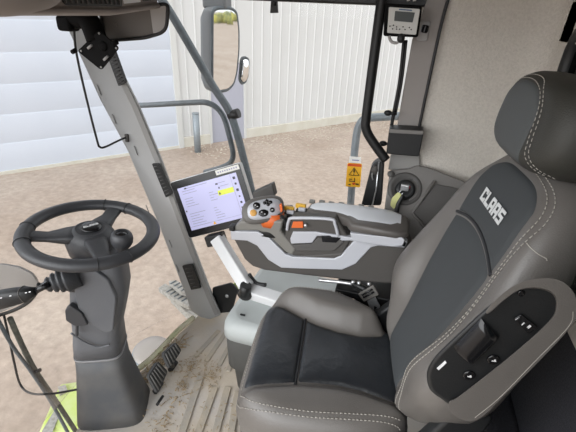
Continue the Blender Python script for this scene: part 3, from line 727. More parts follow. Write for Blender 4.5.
# ================================================================== ARMREST CONSOLE
con = thing('armrest_console', 'grey and silver operating console with armrest pad right of the seat', 'console', (-.2, 1.22, .60))
CY = 1.155
bo = [(-0.516,1.155,0.723), (-0.467,1.155,0.632), (-0.436,1.155,0.609), (-0.390,1.155,0.602), (-0.212,1.155,0.618), (0.004,1.155,0.641), (0.077,1.155,0.655), (0.105,1.155,0.752), (0.070,1.155,0.811), (-0.093,1.155,0.807), (-0.109,1.155,0.743), (-0.296,1.155,0.687), (-0.370,1.155,0.744)]
MB().prism(bo, (0, .17, -.01)).build('body', m_dark, con, bevel=.012, seg=3)
sb = [(-0.517,1.150,0.746), (-0.416,1.150,0.762), (-0.380,1.150,0.753), (-0.313,1.150,0.694), (-0.287,1.150,0.688), (-0.142,1.150,0.712), (-0.120,1.150,0.728), (-0.087,1.150,0.789), (-0.066,1.150,0.804), (0.071,1.150,0.809), (0.071,1.150,0.828), (0.080,1.150,0.823), (0.075,1.150,0.800), (-0.007,1.150,0.790), (-0.028,1.150,0.779), (-0.068,1.150,0.708), (-0.111,1.150,0.674), (-0.256,1.150,0.645), (-0.325,1.150,0.633), (-0.374,1.150,0.656), (-0.416,1.150,0.705), (-0.453,1.150,0.718), (-0.514,1.150,0.710)]
MB().prism(sb, (0, .022, 0)).build('silver_trim', m_silver, con, bevel=.004, seg=3)
dk = [(-0.519,1.155,0.743), (-0.414,1.155,0.763), (-0.378,1.155,0.751), (-0.314,1.155,0.699), (-0.289,1.155,0.688), (-0.276,1.155,0.716), (-0.332,1.155,0.776), (-0.326,1.155,0.819), (-0.481,1.155,0.790)]
MB().prism(dk, (0, .14, .0)).build('lever_deck', m_deck, con, bevel=.008, seg=3)
tq = [(-0.316,1.158,0.800), (-0.300,1.158,0.837), (-0.151,1.158,0.864), (-0.109,1.158,0.803), (-0.092,1.158,0.798), (-0.117,1.158,0.724), (-0.289,1.158,0.686), (-0.321,1.158,0.745)]
MB().prism(tq, (0, .05, 0)).build('switch_housing', m_dark, con, bevel=.008, seg=3)
fr_ = MB(); fr_.tube([(-0.310,1.153,0.789), (-0.305,1.153,0.824), (-0.288,1.153,0.838), (-0.169,1.153,0.856), (-0.151,1.153,0.841), (-0.137,1.153,0.800)], .0055, smooth=6, n=8); fr_.build('bezel', m_silver, con)
wq = [(-0.298,1.152,0.757), (-0.289,1.152,0.786), (-0.214,1.152,0.800), (-0.131,1.152,0.802), (-0.089,1.152,0.802), (-0.087,1.152,0.792), (-0.145,1.152,0.780), (-0.163,1.152,0.795), (-0.206,1.152,0.786), (-0.221,1.152,0.756), (-0.294,1.152,0.738)]
MB().prism(wq, (0, .02, 0)).build('tray_lip', m_silver, con, bevel=.003)
MB().prism(rounded([(-0.290,1.151,0.735), (-0.221,1.151,0.753), (-0.202,1.151,0.780), (-0.136,1.151,0.793), (-0.116,1.151,0.783), (-0.145,1.151,0.742), (-0.274,1.151,0.714)], .006), (0, .03, 0)).build('tray', m_panel2, con, bevel=.004)
b = MB(); b.prism([(-0.192,1.149,0.791), (-0.127,1.149,0.796), (-0.141,1.149,0.775), (-0.187,1.149,0.769)], (0, .01, 0)); b.build('recess', m_gloss, con, bevel=.001)
MB().prism([(-0.291,1.152,0.823), (-0.257,1.152,0.830), (-0.255,1.152,0.807), (-0.296,1.152,0.799)], (0, .012, 0)).build('orange_rocker', m_orange, con, bevel=.002)
b = MB(); b.lathe((-0.246,1.151,0.821), (0, -1, .1), [(.006, 0), (.006, .006), (.004, .009), (.001, .009)], 16); b.build('chrome_button', m_steel, con)
# armrest pad
b = MB(); rings = []
def padring(x, y0, y1, zt, zb, rr_=.02):
    c = V3((x, (y0 + y1) / 2, (zt + zb) / 2)); o = []
    for k in range(24):
        t = 2 * math.pi * k / 24; f = lambda q: math.copysign(abs(q) ** .5, q)
        o.append(c + V3((0, f(math.cos(t)) * (y1 - y0) / 2, f(math.sin(t)) * (zt - zb) / 2)))
    return o
for x, y0, y1, zt, zb in ((-.262, 1.215, 1.245, .842, .81), (-.254, 1.195, 1.262, .852, .81), (-.23, 1.185, 1.272, .859, .81), (-.16, 1.18, 1.275, .866, .82), (-.115, 1.165, 1.275, .868, .826), (-.095, 1.13, 1.275, .868, .828), (-.02, 1.118, 1.272, .872, .836), (.04, 1.118, 1.264, .870, .838), (.068, 1.13, 1.252, .864, .840), (.078, 1.15, 1.235, .855, .842)):
    rings.append(padring(x, y0, y1, zt, zb))
b.loft(rings); apd = b.build('armrest_pad', m_padtop, con)
tc_ = []
for x, y0, y1, zt in ((-.250, 1.205, 1.258, .8515), (-.23, 1.195, 1.266, .859), (-.16, 1.19, 1.27, .8665), (-.115, 1.175, 1.27, .8685), (-.08, 1.148, 1.27, .8695), (-.02, 1.142, 1.267, .8722), (.02, 1.148, 1.262, .8716), (.05, 1.17, 1.252, .868)):
    tc_.append([V3((x, y0 + (y1 - y0) * q / 8, zt + .0022 - .006 * abs(q / 4 - 1) ** 4)) for q in range(9)])
MB().grid(tc_).build('top_cover', m_padlight, apd)
b = MB(); b.prism([(-0.098,1.122,0.835), (-0.021,1.122,0.840), (0.059,1.122,0.849), (0.069,1.122,0.843), (0.066,1.122,0.822), (0.035,1.122,0.812), (-0.032,1.122,0.809), (-0.088,1.122,0.808)], (0, .14, 0)); b.build('pad_edge', m_silver, con, bevel=.003)
# row of keys on the far edge, toggles
for k in range(7):
    x = -.285 + k * .034
    b = MB(); b.box((x + .03, 1.272 + .004 * (k % 2), .852 + .014 * k / 8), (.020, .012, .014)); b.build('edge_key', m_deck, con, bevel=.003)
for p in ((-0.322,1.225,0.826), (-0.281,1.225,0.843)):
    q = V3(p); b = MB(); b.box(q - V3((0, 0, .012)), (.036, .03, .02)); tg = b.build('toggle_base', m_black, con, bevel=.004)
    b = MB(); b.box(q + V3((-.004, .004, .006)), (.036, .014, .016)); b.build('toggle_cap', m_yellow, con, bevel=.003)
    b = MB(); b.box(q + V3((.004, -.010, .0)), (.026, .012, .014)); b.build('toggle_foot', m_silver, con, bevel=.003)
b = MB(); b.box((-0.510,1.160,0.758), (.02, .03, .02)); b.build('end_stop', m_black, con, bevel=.004)
b = MB(); b.box((-.31, 1.265, .77), (.12, .05, .04)); b.build('switch_plinth', m_panel2, con, bevel=.01)

# multifunction lever
ml = thing('control_lever', 'grey and orange multifunction control lever with button face on the console', 'lever', (-0.397,1.190,0.761))
LC = V3((-0.402,1.170,0.842)); LN = V3((.30, -.78, .55)).normalized(); LM = axes(LN, (-.05, 0, 1))
def lp(x, y, z=0): return LC + LM @ V3((x, y, z))
b = MB(); rings = []
def lring(ax_, ay, z, cx=0, cy=0, n_=2.8):
    o = []
    for k in range(32):
        t = 2 * math.pi * k / 32; f = lambda q: math.copysign(abs(q) ** (2 / n_), q)
        o.append(lp(cx + ax_ * f(math.cos(t)), cy + ay * f(math.sin(t)) + .12 * ax_ * f(math.cos(t)), z))
    return o
b.loft([lring(.05, .03, -.055), lring(.066, .040, -.035), lring(.073, .046, -.012), lring(.072, .045, .0), lring(.064, .039, .006), lring(.03, .02, .008)])
b.build('grip', m_grip, ml)
b = MB(); b.loft([lring(.058, .034, .006, .004, 0), lring(.057, .033, .0095, .004, 0), lring(.03, .02, .0105, .004, 0)]); fp = b.build('face_plate', m_silver, ml)
def btn(name, x, y, r_, m, ry=None):
    ry = ry or r_; b = MB(); o = []
    for z, s_ in ((.009, 1), (.0125, 1), (.0135, .85), (.0135, .1)):
        o.append([lp(x + r_ * s_ * math.cos(t), y + .1 * x + ry * s_ * math.sin(t), z) for t in [2 * math.pi * k / 20 for k in range(20)]])
    b.loft(o); return b.build(name, m, ml)
btn('round_button', -.022, .014, .0125, m_gloss); btn('orange_button', -.034, -.008, .0115, m_amber); btn('oval_button', .0, -.014, .017, m_gloss, .0125)
for x, y in ((.006, .020), (.017, .013), (.014, .025), (.026, .019)): btn('small_button', x, y, .0062, m_gloss)
btn('small_button', .030, -.008, .0085, m_gloss)
for x, y in ((-.026, .017), (-.019, .011), (-.006, -.010), (.004, -.018), (.030, -.008)):
    b = MB(); b.box(lp(x, y + .1 * x, .0139), (.005, .0022, .0010), LM); b.build('pictogram', m_print, ml)
cl = V3((-0.383,1.180,0.804)); b = MB(); b.loft([ring(cl + V3((0, .01, -.022)), .044, .036, 2.6), ring(cl + V3((0, .012, 0)), .050, .040, 2.6), ring(cl + V3((0, .015, .025)), .046, .036, 2.6)]); b.build('collar', m_orange, ml)
b = MB(); b.prism([(-0.344,1.168,0.866), (-0.335,1.168,0.873), (-0.331,1.168,0.849), (-0.339,1.168,0.840)], (-.006, .014, 0)); b.build('side_button', m_orange, ml, bevel=.003)
b = MB(); b.loft([ring(cl + V3((0, .01, -.055)), .052, .042, 2.4), ring(cl + V3((0, .01, -.035)), .040, .034, 2.4), ring(cl + V3((0, .01, -.02)), .034, .03, 2.4)]); b.build('boot', m_black, ml)
b = MB(); b.tube([(-0.355,1.180,0.828), (-0.330,1.180,0.810), (-0.318,1.180,0.785)], .010, smooth=4, n=8); b.build('guide_strip', m_black, ml)
b = MB(); b.prism([(-0.491,1.300,0.835), (-0.414,1.300,0.883), (-0.401,1.300,0.837), (-0.428,1.300,0.817), (-0.483,1.300,0.807)], (0, .035, 0)); 
tag(b.build('phone_cradle', m_panel2, bevel=.005, org=(-0.455,1.310,0.808)), 'small dark open holder standing behind the control lever', 'holder')

# ================================================================== TOUCHSCREEN
TC = V3((-.662, 1.321, .760)); TM = Matrix.Rotation(.093, 3, 'Z') @ Matrix.Rotation(-.21, 3, 'X') @ Matrix.Rotation(-.367, 3, 'Y')
TR, TU, TN = TM @ V3((1, 0, 0)), TM @ V3((0, 0, 1)), TM @ V3((0, -1, 0))
TX = Matrix((TR, TU, TN)).transposed()
ts = thing('touchscreen', 'black framed touchscreen terminal with lit lavender page beside the front pillar', 'screen', tuple(TC - TU * .14))
def tp_(x, y, z=0): return TC + TR * x + TU * y + TN * z
def tb(mb, x0, x1, y0, y1, z0, z1): return mb.prism([tp_(x0, y0, z0), tp_(x1, y0, z0), tp_(x1, y1, z0), tp_(x0, y1, z0)], TN * (z1 - z0))
b = MB(); b.prism(rounded([tp_(-.152, -.12, -.035), tp_(.152, -.12, -.035), tp_(.152, .12, -.035), tp_(-.152, .12, -.035)], .008), TN * .034); b.build('housing', m_white, ts, bevel=.003)
b = MB(); b.prism(rounded([tp_(-.149, -.118, -.002), tp_(.150, -.118, -.002), tp_(.150, .118, -.002), tp_(-.149, .118, -.002)], .008), TN * .004); b.build('bezel', m_gloss, ts)
b = MB(); tb(b, -.128, .127, -.090, .088, .0018, .0032); sc_ = b.build('display', m_screen, ts)
b = MB()
for i in range(15):
    y = .070 - i * .0105
    if i in (2, 7, 8): continue
    tb(b, -.112, -.112 + rnd.uniform(.03, .075), y, y + .0018, .0034, .0038)
    if i > 1: tb(b, -.005, -.005 + rnd.uniform(.012, .04), y, y + .0018, .0034, .0038)
tb(b, .04, .075, .066, .068, .0034, .0038); tb(b, .05, .085, .052, .054, .0034, .0038); tb(b, -.1, .0, .079, .081, .0034, .0038)
tb(b, -.126, .1, -.0765, -.0755, .0034, .0038); tb(b, .0995, .1005, -.088, .086, .0034, .0038)
b.build('text_row', m_ink, sc_)
b = MB(); tb(b, .032, .098, .018, .038, .0034, .0040); b.build('lime_box', m_limebox, sc_)
def icon(x0, x1, y0, y1, z0=.0034, z1=.0040):
    b = MB(); tb(b, x0, x1, y0, y1, z0, z1); b.build('icon', m_inkdark, sc_)
for y, q in ((.070, .005), (.047, .004), (.022, .005), (-.004, .003), (-.028, .004), (-.052, .006)): icon(.113 - q, .113 + q, y - q, y + q)
icon(.036, .042, .022, .030, .0042, .0044); icon(-.1, -.09, .078, .083); icon(.032, .042, .062, .068); icon(.04, .045, .045, .052); icon(-.124, -.118, -.012, -.006)
b = MB(); b.prism([tp_(-.028, -.087, .0034), tp_(-.014, -.087, .0034), tp_(-.021, -.075, .0034)], TN * .0006); b.build('warning_icon', m_sign, sc_)
b = MB(); tb(b, .048, .146, .0965, .1155, .0018, .0026); lb = b.build('label_strip', m_paper, ts)
b = MB()
for i in range(9): tb(b, .056 + i * .0095, .061 + i * .0095, .103, .109, .0027, .003)
b.build('print', m_ink, lb)
tm = thing('terminal_arm', 'white painted steel arm holding up the touchscreen from beneath the console', 'bracket', (-.45, 1.22, .40))
def beam(a, c, w_, h_, up=(0, 0, 1)):
    a = V3(a); c = V3(c); t = (c - a).normalized(); u = t.cross(V3(up)).normalized(); k = u.cross(t)
    return rounded([a + u * w_ / 2 + k * h_ / 2, a - u * w_ / 2 + k * h_ / 2, a - u * w_ / 2 - k * h_ / 2, a + u * w_ / 2 - k * h_ / 2], .008), c - a
p_, v_ = beam((-0.628,1.270,0.630), (-0.470,1.190,0.486), .05, .045, (0, -1, .2)); MB().prism(p_, v_).build('upright', m_white, tm, bevel=.003)
p_, v_ = beam((-0.462,1.200,0.461), (-0.208,1.190,0.439), .05, .05, (0, -.3, 1)); MB().prism(p_, v_).build('cross_beam', m_white, tm, bevel=.003)
b = MB(); b.tube([(-0.464,1.165,0.514), (-0.473,1.165,0.469)], .022, n=12); b.tube([V3((-0.474,1.200,0.463)) - V3((0, .03, 0)), V3((-0.474,1.200,0.463)) + V3((0, .03, 0))], .03, n=14); b.build('knuckle', m_black, tm)
b = MB(); b.box((-0.638,1.280,0.618), (.075, .05, .045), TM); b.build('clamp', m_satin, tm, bevel=.006)
b = MB(); b.tube([(-0.474,1.220,0.526), (-0.444,1.220,0.490), (-0.403,1.220,0.491)], .008, smooth=4, n=8); b.build('release_lever', m_black, tm)

# grey storage box below
bx = thing('storage_box', 'grey lidded box on the floor beneath the terminal arm', 'box', (-.3, 1.24, 0))
def bxring(z, g): return rounded([(-.535 - g, 1.075 - g, z), (-.14 + g, 1.075 - g, z), (-.14 + g, 1.50 + g, z), (-.52 - g, 1.50 + g, z)], [.07, .02, .02, .05])
b = MB(); b.loft([bxring(.0, -.03), bxring(.14, -.02), bxring(.15, -.004), bxring(.30, 0), bxring(.315, -.004)]); b.build('body', m_boxb, bx)
b = MB(); b.loft([bxring(.312, .006), bxring(.36, .004), bxring(.385, -.008), bxring(.395, -.03)]); b.build('lid', m_box, bx)
b = MB(); b.lathe((-.465, 1.13, .388), (0, 0, 1), [(.013, 0), (.013, .004), (.002, .004)], 18); b.box((-.465, 1.13, .396), (.02, .006, .008)); b.build('latch', m_black, bx)
b = MB(); b.box((-.02, 1.24, .555), (.22, .12, .03)); b.box((.0, 1.25, .27), (.12, .10, .54))
tag(b.build('console_support', m_satin, bevel=.006), 'dark steel post supporting the console behind the grey lidded box', 'support')
fr0 = thing('hinge_rod', 'shiny metal rod with three bolt heads under the rear of the armrest console', 'rod', (-0.096,1.155,0.616))
b = MB(); b.tube([(-0.189,1.150,0.614), (-0.113,1.150,0.624), (-0.072,1.150,0.626)], .006, n=8, smooth=4); b.build('rod', m_steel, fr0)
for p in ((-0.069,1.150,0.635), (-0.049,1.150,0.636), (-0.016,1.150,0.640)):
    MB().ell(p, [(.007, 0, 0), (0, .007, 0), (0, 0, .007)], 12, 8).build('bolt', m_steel, fr0)

# black plate by the pillar foot
b = MB(); b.prism(rounded([(-0.782,1.500,0.181), (-0.677,1.500,0.238), (-0.641,1.500,0.204), (-0.676,1.500,0.055), (-0.779,1.500,0.013)], .012), (0, .01, 0)); bp_ = b.build('side_plate', m_black, bevel=.003, org=(-.72, 1.5, .0))
tag(bp_, 'black rounded steel plate beside the front pillar foot', 'plate')
b = MB(); b.lathe((-0.700,1.498,0.153), (0, -1, 0), [(.010, 0), (.009, .004), (.003, .006)], 16); b.build('bolt', m_steel, bp_)

# ================================================================== RIGHT SIDE PANEL WITH IGNITION
sp = thing('ignition_console', 'dark grey side console with ignition lock and storage pocket behind the armrest', 'side console', (.12, 1.44, .62))
PL = '1'
pp = [(-0.006,1.357,0.762), (-0.011,1.463,0.938), (0.052,1.470,0.949), (0.081,1.479,0.965), (0.127,1.477,0.961), (0.247,1.461,0.934), (0.326,1.439,0.898), (0.296,1.360,0.766), (0.037,1.333,0.721)]
MB().prism(rounded(pp, .012), (0, .06, -.02)).build('panel', m_panel, sp, bevel=.006)
po = [(0.155,1.440,0.917), (0.240,1.437,0.912), (0.205,1.386,0.827), (0.144,1.361,0.785), (0.094,1.381,0.818)]
MB().prism(rounded(po, .006), (0, .008, -.004)).build('pocket', m_panel2, sp, bevel=.004)
b = MB(); pr = [V3(p) for p in ((0.150,1.442,0.927), (0.090,1.378,0.819), (0.142,1.354,0.779))]
b.tube(pr, .006, n=8); b.build('pocket_rim', m_panel, sp)
PN = V3((0, -.857, -.515)); PNN = V3((.05, -.857, .515)).normalized()
pc = V3((0.053,1.424,0.884))
b = MB(); b.lathe(pc + V3((0, .01, 0)), PNN, [(.062, 0), (.060, .006), (.05, .010), (.046, .004), (.02, .004)], 32); ro = b.build('lock_surround', m_panel2, sp)
b = MB(); b.lathe(pc, PNN, [(.036, 0), (.034, .02), (.028, .026), (.02, .024), (.004, .02)], 28); b.build('ignition_lock', m_black, sp)
b = MB(); b.ell(pc + V3((.010, -.025, .022)), [(.006, 0, 0), (0, .004, 0), (0, 0, .006)], 12, 8); b.build('red_lamp', m_red, sp)
b = MB(); b.lathe((-0.005,1.447,0.929), PNN, [(.013, 0), (.011, .004), (.002, .006)], 20); b.build('blind_plug', m_panel2, sp)
ky = thing('ignition_key', 'ignition key in its lock with a pale yellow paper tag hanging', 'key', tuple(pc - V3((.02, .04, .07))))
b = MB(); b.tube([pc + PNN * .02, pc + PNN * .045], .009, n=10); b.box(pc + PNN * .05 + V3((-.006, 0, 0)), (.028, .012, .022)); b.build('key_bow', m_steel, ky, bevel=.003)
kp = pc + PNN * .05
b = MB(); b.tube([kp + V3((-.014, 0, -.01)), kp + V3((-.024, -.004, -.024)), kp + V3((-.02, -.004, -.034)), kp + V3((-.008, 0, -.02))], .0015, smooth=5, n=6); b.build('key_ring', m_steel, ky)
b = MB(); b.prism(rounded([kp + V3(q) for q in ((-.026, -.006, -.018), (-.012, -.006, -.026), (-.016, -.010, -.055), (-.030, -.010, -.085), (-.045, -.010, -.072), (-.044, -.008, -.045))], .006), (0, .003, 0)); b.build('paper_tag', m_tag, ky)
b = MB(); b.tube([(0.048,1.380,0.881), (0.037,1.370,0.845), (0.037,1.360,0.805)], .0075, smooth=4, n=8); b.build('fob', m_black, ky)

# black speaker-like box at the pillar foot
b = MB(); b.prism(rounded([(-0.036,1.420,1.099), (0.079,1.420,1.105), (0.079,1.420,1.014), (-0.033,1.420,1.010)], .006), (0, .07, 0)); sbx = b.build('black_box', mat('dense_black_plastic', '#131416', .5), bevel=.006, seg=3, org=(.02, 1.45, 1.01))
tag(sbx, 'black plastic box mounted at the foot of the rear pillar', 'box')
MB().prism([(-0.036,1.418,1.099), (0.079,1.418,1.105), (0.078,1.418,1.092), (-0.034,1.418,1.086)], (0, .004, 0)).build('top_edge', m_panel, sbx, bevel=.002)
MB().prism([(-0.018,1.490,0.998), (0.085,1.490,1.000), (0.097,1.490,0.936), (-0.018,1.490,0.927)], (0, .05, 0)).build('trim_12', mat('lower_pillar_grey', '#8f8d8a', .6), bevel=.005, kind='structure')

# grab bar
gb = MB(); gb.tube([(-0.115,1.420,1.524), (-0.117,1.420,1.432), (-0.118,1.420,1.253), (-0.118,1.420,1.128), (-0.114,1.420,1.093), (-0.092,1.420,1.057), (-0.030,1.420,0.988)], .0165, smooth=8, n=14)
tag(gb.build('grab_bar', m_satin), 'black tubular grab bar in front of the rear pillar', 'grab bar')
wl = thing('window_latch', 'black side window latch below the grab bar', 'latch', (-0.059,1.460,0.809))
b = MB(); b.prism(rounded([(-0.097,1.450,0.782), (-0.080,1.450,0.948), (-0.062,1.450,0.970), (-0.036,1.450,0.966), (-0.022,1.450,0.795)], .01), (0, .05, 0)); b.build('housing', m_black, wl, bevel=.006)
b = MB(); b.ell((-0.064,1.445,0.937), [(.013, 0, 0), (0, .008, 0), (0, 0, .018)], 14, 10); b.build('lock_knob', m_dark, wl)
b = MB(); b.tube([(-0.066,1.444,0.897), (-0.072,1.444,0.916), (-0.069,1.444,0.952)], .0025, smooth=3, n=6); b.tube([(-0.054,1.444,0.969), (-0.049,1.444,0.859), (-0.055,1.444,0.791)], .003, n=6); b.build('wire_clip', m_steel, wl)
for p, lab in (((-0.049,1.470,1.142), 'small black knob on the pillar edge above the black box'), ((-0.050,1.470,1.032), 'small black knob beside the black box')):
    b = MB(); b.tube([V3(p) + V3((.03, 0, 0)), V3(p)], .005, n=8); b.ell(p, [(.014, 0, 0), (0, .010, 0), (0, 0, .010)], 14, 10)
    tag(b.build('pillar_knob', m_satin), lab, 'knob', 'pillar knobs')

# display on the rear pillar
du = thing('display_unit', 'small grey faced display unit with buttons at the top of the rear pillar', 'display', (-0.039,1.400,1.389))
DQ = [V3(p) for p in ((-0.104,1.400,1.476), (0.007,1.400,1.472), (0.010,1.400,1.392), (-0.094,1.400,1.392))]
DNx = V3((0, 1, 0))
MB().prism(rounded([(-0.104,1.405,1.479), (0.005,1.405,1.475), (0.008,1.405,1.390), (-0.097,1.405,1.388)], .008), (-.0, .035, 0)).build('housing', m_flat, du, bevel=.004)
dfp = MB().prism(rounded([(-0.091,1.402,1.469), (-0.000,1.402,1.467), (0.001,1.402,1.397), (-0.086,1.402,1.398)], .004), (0, .004, 0)).build('face_plate', m_face, du, bevel=.001)
MB().prism(rounded([(-0.071,1.400,1.459), (-0.013,1.400,1.457), (-0.015,1.400,1.430), (-0.070,1.400,1.432)], .002), (0, .003, 0)).build('lcd', m_lcd, dfp)
b = MB()
for x, y in ((390, 26), (393, 25), (396, 27), (399, 28.5), (402, 27), (392, 28.5), (405, 29), (409, 27), (411, 29)):
    pass
for p in ((-0.080,1.399,1.417), (-0.070,1.399,1.420), (-0.060,1.399,1.416), (-0.059,1.399,1.410), (-0.071,1.399,1.410), (-0.050,1.399,1.410), (-0.041,1.399,1.417), (-0.034,1.399,1.410), (-0.022,1.399,1.416), (-0.016,1.399,1.411)):
    b.lathe(p, (0, -1, 0), [(.0021, 0), (.0018, .001), (.0006, .0012)], 10)
b.build('button', m_ink2, dfp)
MB().prism([(-0.061,1.400,1.465), (-0.023,1.400,1.464), (-0.022,1.400,1.461), (-0.060,1.400,1.462)], (0, .002, 0)).build('name_print', m_blueprint, dfp)
b = MB(); b.tube([(-0.079,1.400,1.390), (-0.071,1.400,1.376), (-0.055,1.400,1.371), (-0.044,1.400,1.380)], .0045, smooth=5, n=8); cc = b.build('cable', m_visor2, du)
b = MB(); b.ell((-0.042,1.400,1.385), [(.012, 0, 0), (0, .01, 0), (0, 0, .014)], 12, 8); b.build('plug', m_black, du)
b = MB(); b.box((-0.100,1.430,1.461), (.05, .03, .02)); b.box((-0.104,1.430,1.444), (.05, .03, .02)); b.tube([(-0.130,1.420,1.458), (-0.081,1.420,1.457)], .007, n=8); b.build('bar_clamp', m_satin, du, bevel=.003)
lw = MB(); lw.tube([(-0.034,1.490,1.376), (-0.027,1.490,1.252), (-0.030,1.490,1.143), (-0.031,1.490,1.086)], .006, smooth=5, n=8)
tag(lw.build('wire', m_satin), 'thicker dark wire running down the rear pillar edge from the display unit', 'wire')
lw = MB(); lw.tube([(-0.026,1.488,1.377), (-0.020,1.488,1.252), (-0.023,1.488,1.144)], .004, smooth=5, n=8)
tag(lw.build('wire', m_satin), 'thinner dark wire on the rear pillar just right of the thicker wire', 'wire')
cp = thing('coat_hook', 'black oval clip on its grey base high on the rear pillar', 'hook', (0.020,1.490,1.391))
MB().prism(rounded([(0.006,1.498,1.434), (0.039,1.498,1.436), (0.038,1.498,1.377), (0.004,1.498,1.375)], .008), (0, -.008, 0)).build('base', m_visor2, cp, bevel=.003)
b = MB(); b.tube([(0.026,1.482,1.424), (0.023,1.482,1.401)], .011, n=12); b.build('clip', m_gloss, cp, bevel=.004)
for q in (((-0.043,1.450,1.507), (-0.038,1.450,1.488)), ((-0.025,1.450,1.507), (-0.020,1.450,1.488))):
    tag(MB().tube(q, .005, n=8).build('cable', m_paper), 'short white cable rising from behind the display unit', 'cable', 'white cables above the display unit')

# ================================================================== OUTSIDE FITTINGS
ml_ = thing('rear_mirror', 'large grey outside mirror with a small wide-angle mirror on its side', 'mirror', (-0.969,2.100,1.032))
MNv = V3((.906, -.42, 0)); MSd = V3((.42, .906, 0))
f0 = rounded([(-0.984,2.048,1.428), (-0.973,2.072,1.442), (-0.935,2.155,1.445), (-0.917,2.192,1.427), (-0.912,2.204,1.342), (-0.913,2.202,1.243), (-0.920,2.186,1.131), (-0.930,2.164,1.069), (-0.949,2.124,1.041), (-0.982,2.053,1.039), (-0.993,2.029,1.067)], .02); c0 = sum(f0, V3()) / len(f0); bk0 = -MNv * .10
sh = MB(); sh.loft([f0, [c0 + (p - c0) * 1.04 + bk0 * .2 for p in f0], [c0 + (p - c0) * 1.02 + bk0 * .7 for p in f0], [c0 + (p - c0) * .86 + bk0 * 1.1 for p in f0]]); sh.build('housing', m_mirrorshell, ml_)
sh = MB(); sh.tube(f0, .009, closed=True, n=8); sh.build('rim', m_rail, ml_)
MB().prism([c0 + (p - c0) * .96 + MNv * .004 for p in f0], MNv * .003).build('mirror_glass', m_mirror, ml_)
s0_ = rounded([(-0.911,2.238,1.199), (-0.898,2.265,1.208), (-0.885,2.293,1.196), (-0.882,2.301,1.164), (-0.885,2.293,1.104), (-0.895,2.271,1.062), (-0.909,2.243,1.054), (-0.918,2.222,1.084)], .015); c1 = sum(s0_, V3()) / len(s0_)
sh = MB(); sh.loft([s0_, [c1 + (p - c1) * 1.03 + bk0 * .06 for p in s0_], [c1 + (p - c1) * .8 + bk0 * .16 for p in s0_]]); sm_ = sh.build('wide_angle_housing', m_rail, ml_)
b = MB(); rows = []
for r_ in (0.02, .3, .6, .9): rows.append([c1 + (p - c1) * r_ * .9 + MNv * (.003 + .010 * (1 - r_ * r_)) for p in s0_])
b.loft(rows); b.build('wide_angle_glass', m_mirror, ml_)
b = MB(); b.box((-1.003,2.150,1.487), (.13, .09, .10)); b.build('mount', m_mirrorshell, ml_, bevel=.015, seg=3)
b = MB(); b.tube([(-1.007,2.160,1.610), (-1.010,2.160,1.414)], .02, n=10); b.build('stem', m_rail, ml_)

b = MB(); b.tube([(-1.223,1.900,1.529), (-1.139,1.900,1.429), (-1.037,1.900,1.274), (-0.924,1.900,1.097), (-0.847,1.900,0.992), (-0.805,1.900,0.889), (-0.763,1.900,0.734), (-0.718,1.900,0.557), (-0.657,1.900,0.266)], .020, smooth=6, n=12); hr = b.build('handrail', m_rail, org=(-0.657,1.900,0.266))
tag(hr, 'long grey steel tube rail slanting down in front of the outside mirror', 'handrail', 'outside rails')
b = MB(); b.tube([V3((-0.842,1.900,0.957)), V3((-0.788,1.900,0.978))], .024, n=10); b.tube([V3((-0.832,1.900,0.943)) , V3((-0.793,1.900,0.982))], .013, n=10); b.build('clamp', m_satin, hr)
b = MB(); b.tube([(-1.631,2.000,0.908), (-1.330,1.950,0.956), (-1.045,1.930,1.000), (-0.966,1.920,1.006), (-0.917,1.920,0.986), (-0.879,1.920,0.939), (-0.849,1.910,0.855), (-0.829,1.910,0.755), (-0.857,1.930,0.694), (-0.927,1.950,0.649), (-1.036,1.980,0.598)], .0145, smooth=6, n=12)
tag(b.build('handrail', m_rail), 'thin grey steel tube running level behind the front pillar and bending down', 'handrail', 'outside rails')
b = MB(); b.tube([(-0.008,1.750,1.076), (-0.089,1.750,1.063), (-0.146,1.750,1.051), (-0.168,1.750,1.025), (-0.177,1.750,0.971), (-0.174,1.750,0.814), (-0.159,1.750,0.507), (-0.142,1.750,0.213)], .017, smooth=6, n=12)
tag(b.build('handrail', m_galv), 'bent light grey steel rail outside the side window carrying the warning sign', 'handrail', 'outside rails')
sg = thing('warning_sign', 'yellow warning plate with black triangle on the outside rail', 'sign', (-0.158,1.725,0.743))
SQ = [(-0.200,1.728,0.852), (-0.136,1.728,0.856), (-0.131,1.728,0.744), (-0.197,1.728,0.739)]
MB().prism(rounded(SQ, .006), (0, .003, 0)).build('plate', m_sign, sg)
MB().prism([(-0.197,1.726,0.850), (-0.138,1.726,0.854), (-0.138,1.726,0.842), (-0.198,1.726,0.838)], (0, .002, 0)).build('header', m_signtop, sg)
tri = MB(); A_, B_, C_ = V3((-0.168,1.725,0.838)), V3((-0.138,1.725,0.800)), V3((-0.191,1.725,0.795))
g_ = (A_ + B_ + C_) / 3; tri.tube([g_ + (p - g_) * .86 for p in (A_, B_, C_)], .0024, closed=True, n=5)
tri.tube([(-0.167,1.725,0.826), (-0.166,1.725,0.813)], .0028, n=6); tri.ell((-0.166,1.725,0.805), [(.0028, 0, 0), (0, .0015, 0), (0, 0, .0028)], 8, 6); tri.build('triangle', m_ink2, sg)
pg = MB(); pg.tube([(-0.185,1.725,0.778), (-0.171,1.725,0.779)], .002, n=5); pg.tube([(-0.184,1.725,0.769), (-0.157,1.725,0.770)], .002, n=5); pg.tube([(-0.160,1.725,0.787), (-0.160,1.725,0.770)], .0016, n=5); pg.tube([(-0.184,1.725,0.752), (-0.175,1.725,0.752)], .003, n=6); pg.tube([(-0.153,1.725,0.759), (-0.139,1.725,0.759)], .003, n=6)
pg.build('pictogram', m_ink2, sg)
MB().ell((-0.161,1.725,0.759), [(.007, 0, 0), (0, .0015, 0), (0, 0, .006)], 12, 8).build('red_spot', m_signtop, sg)
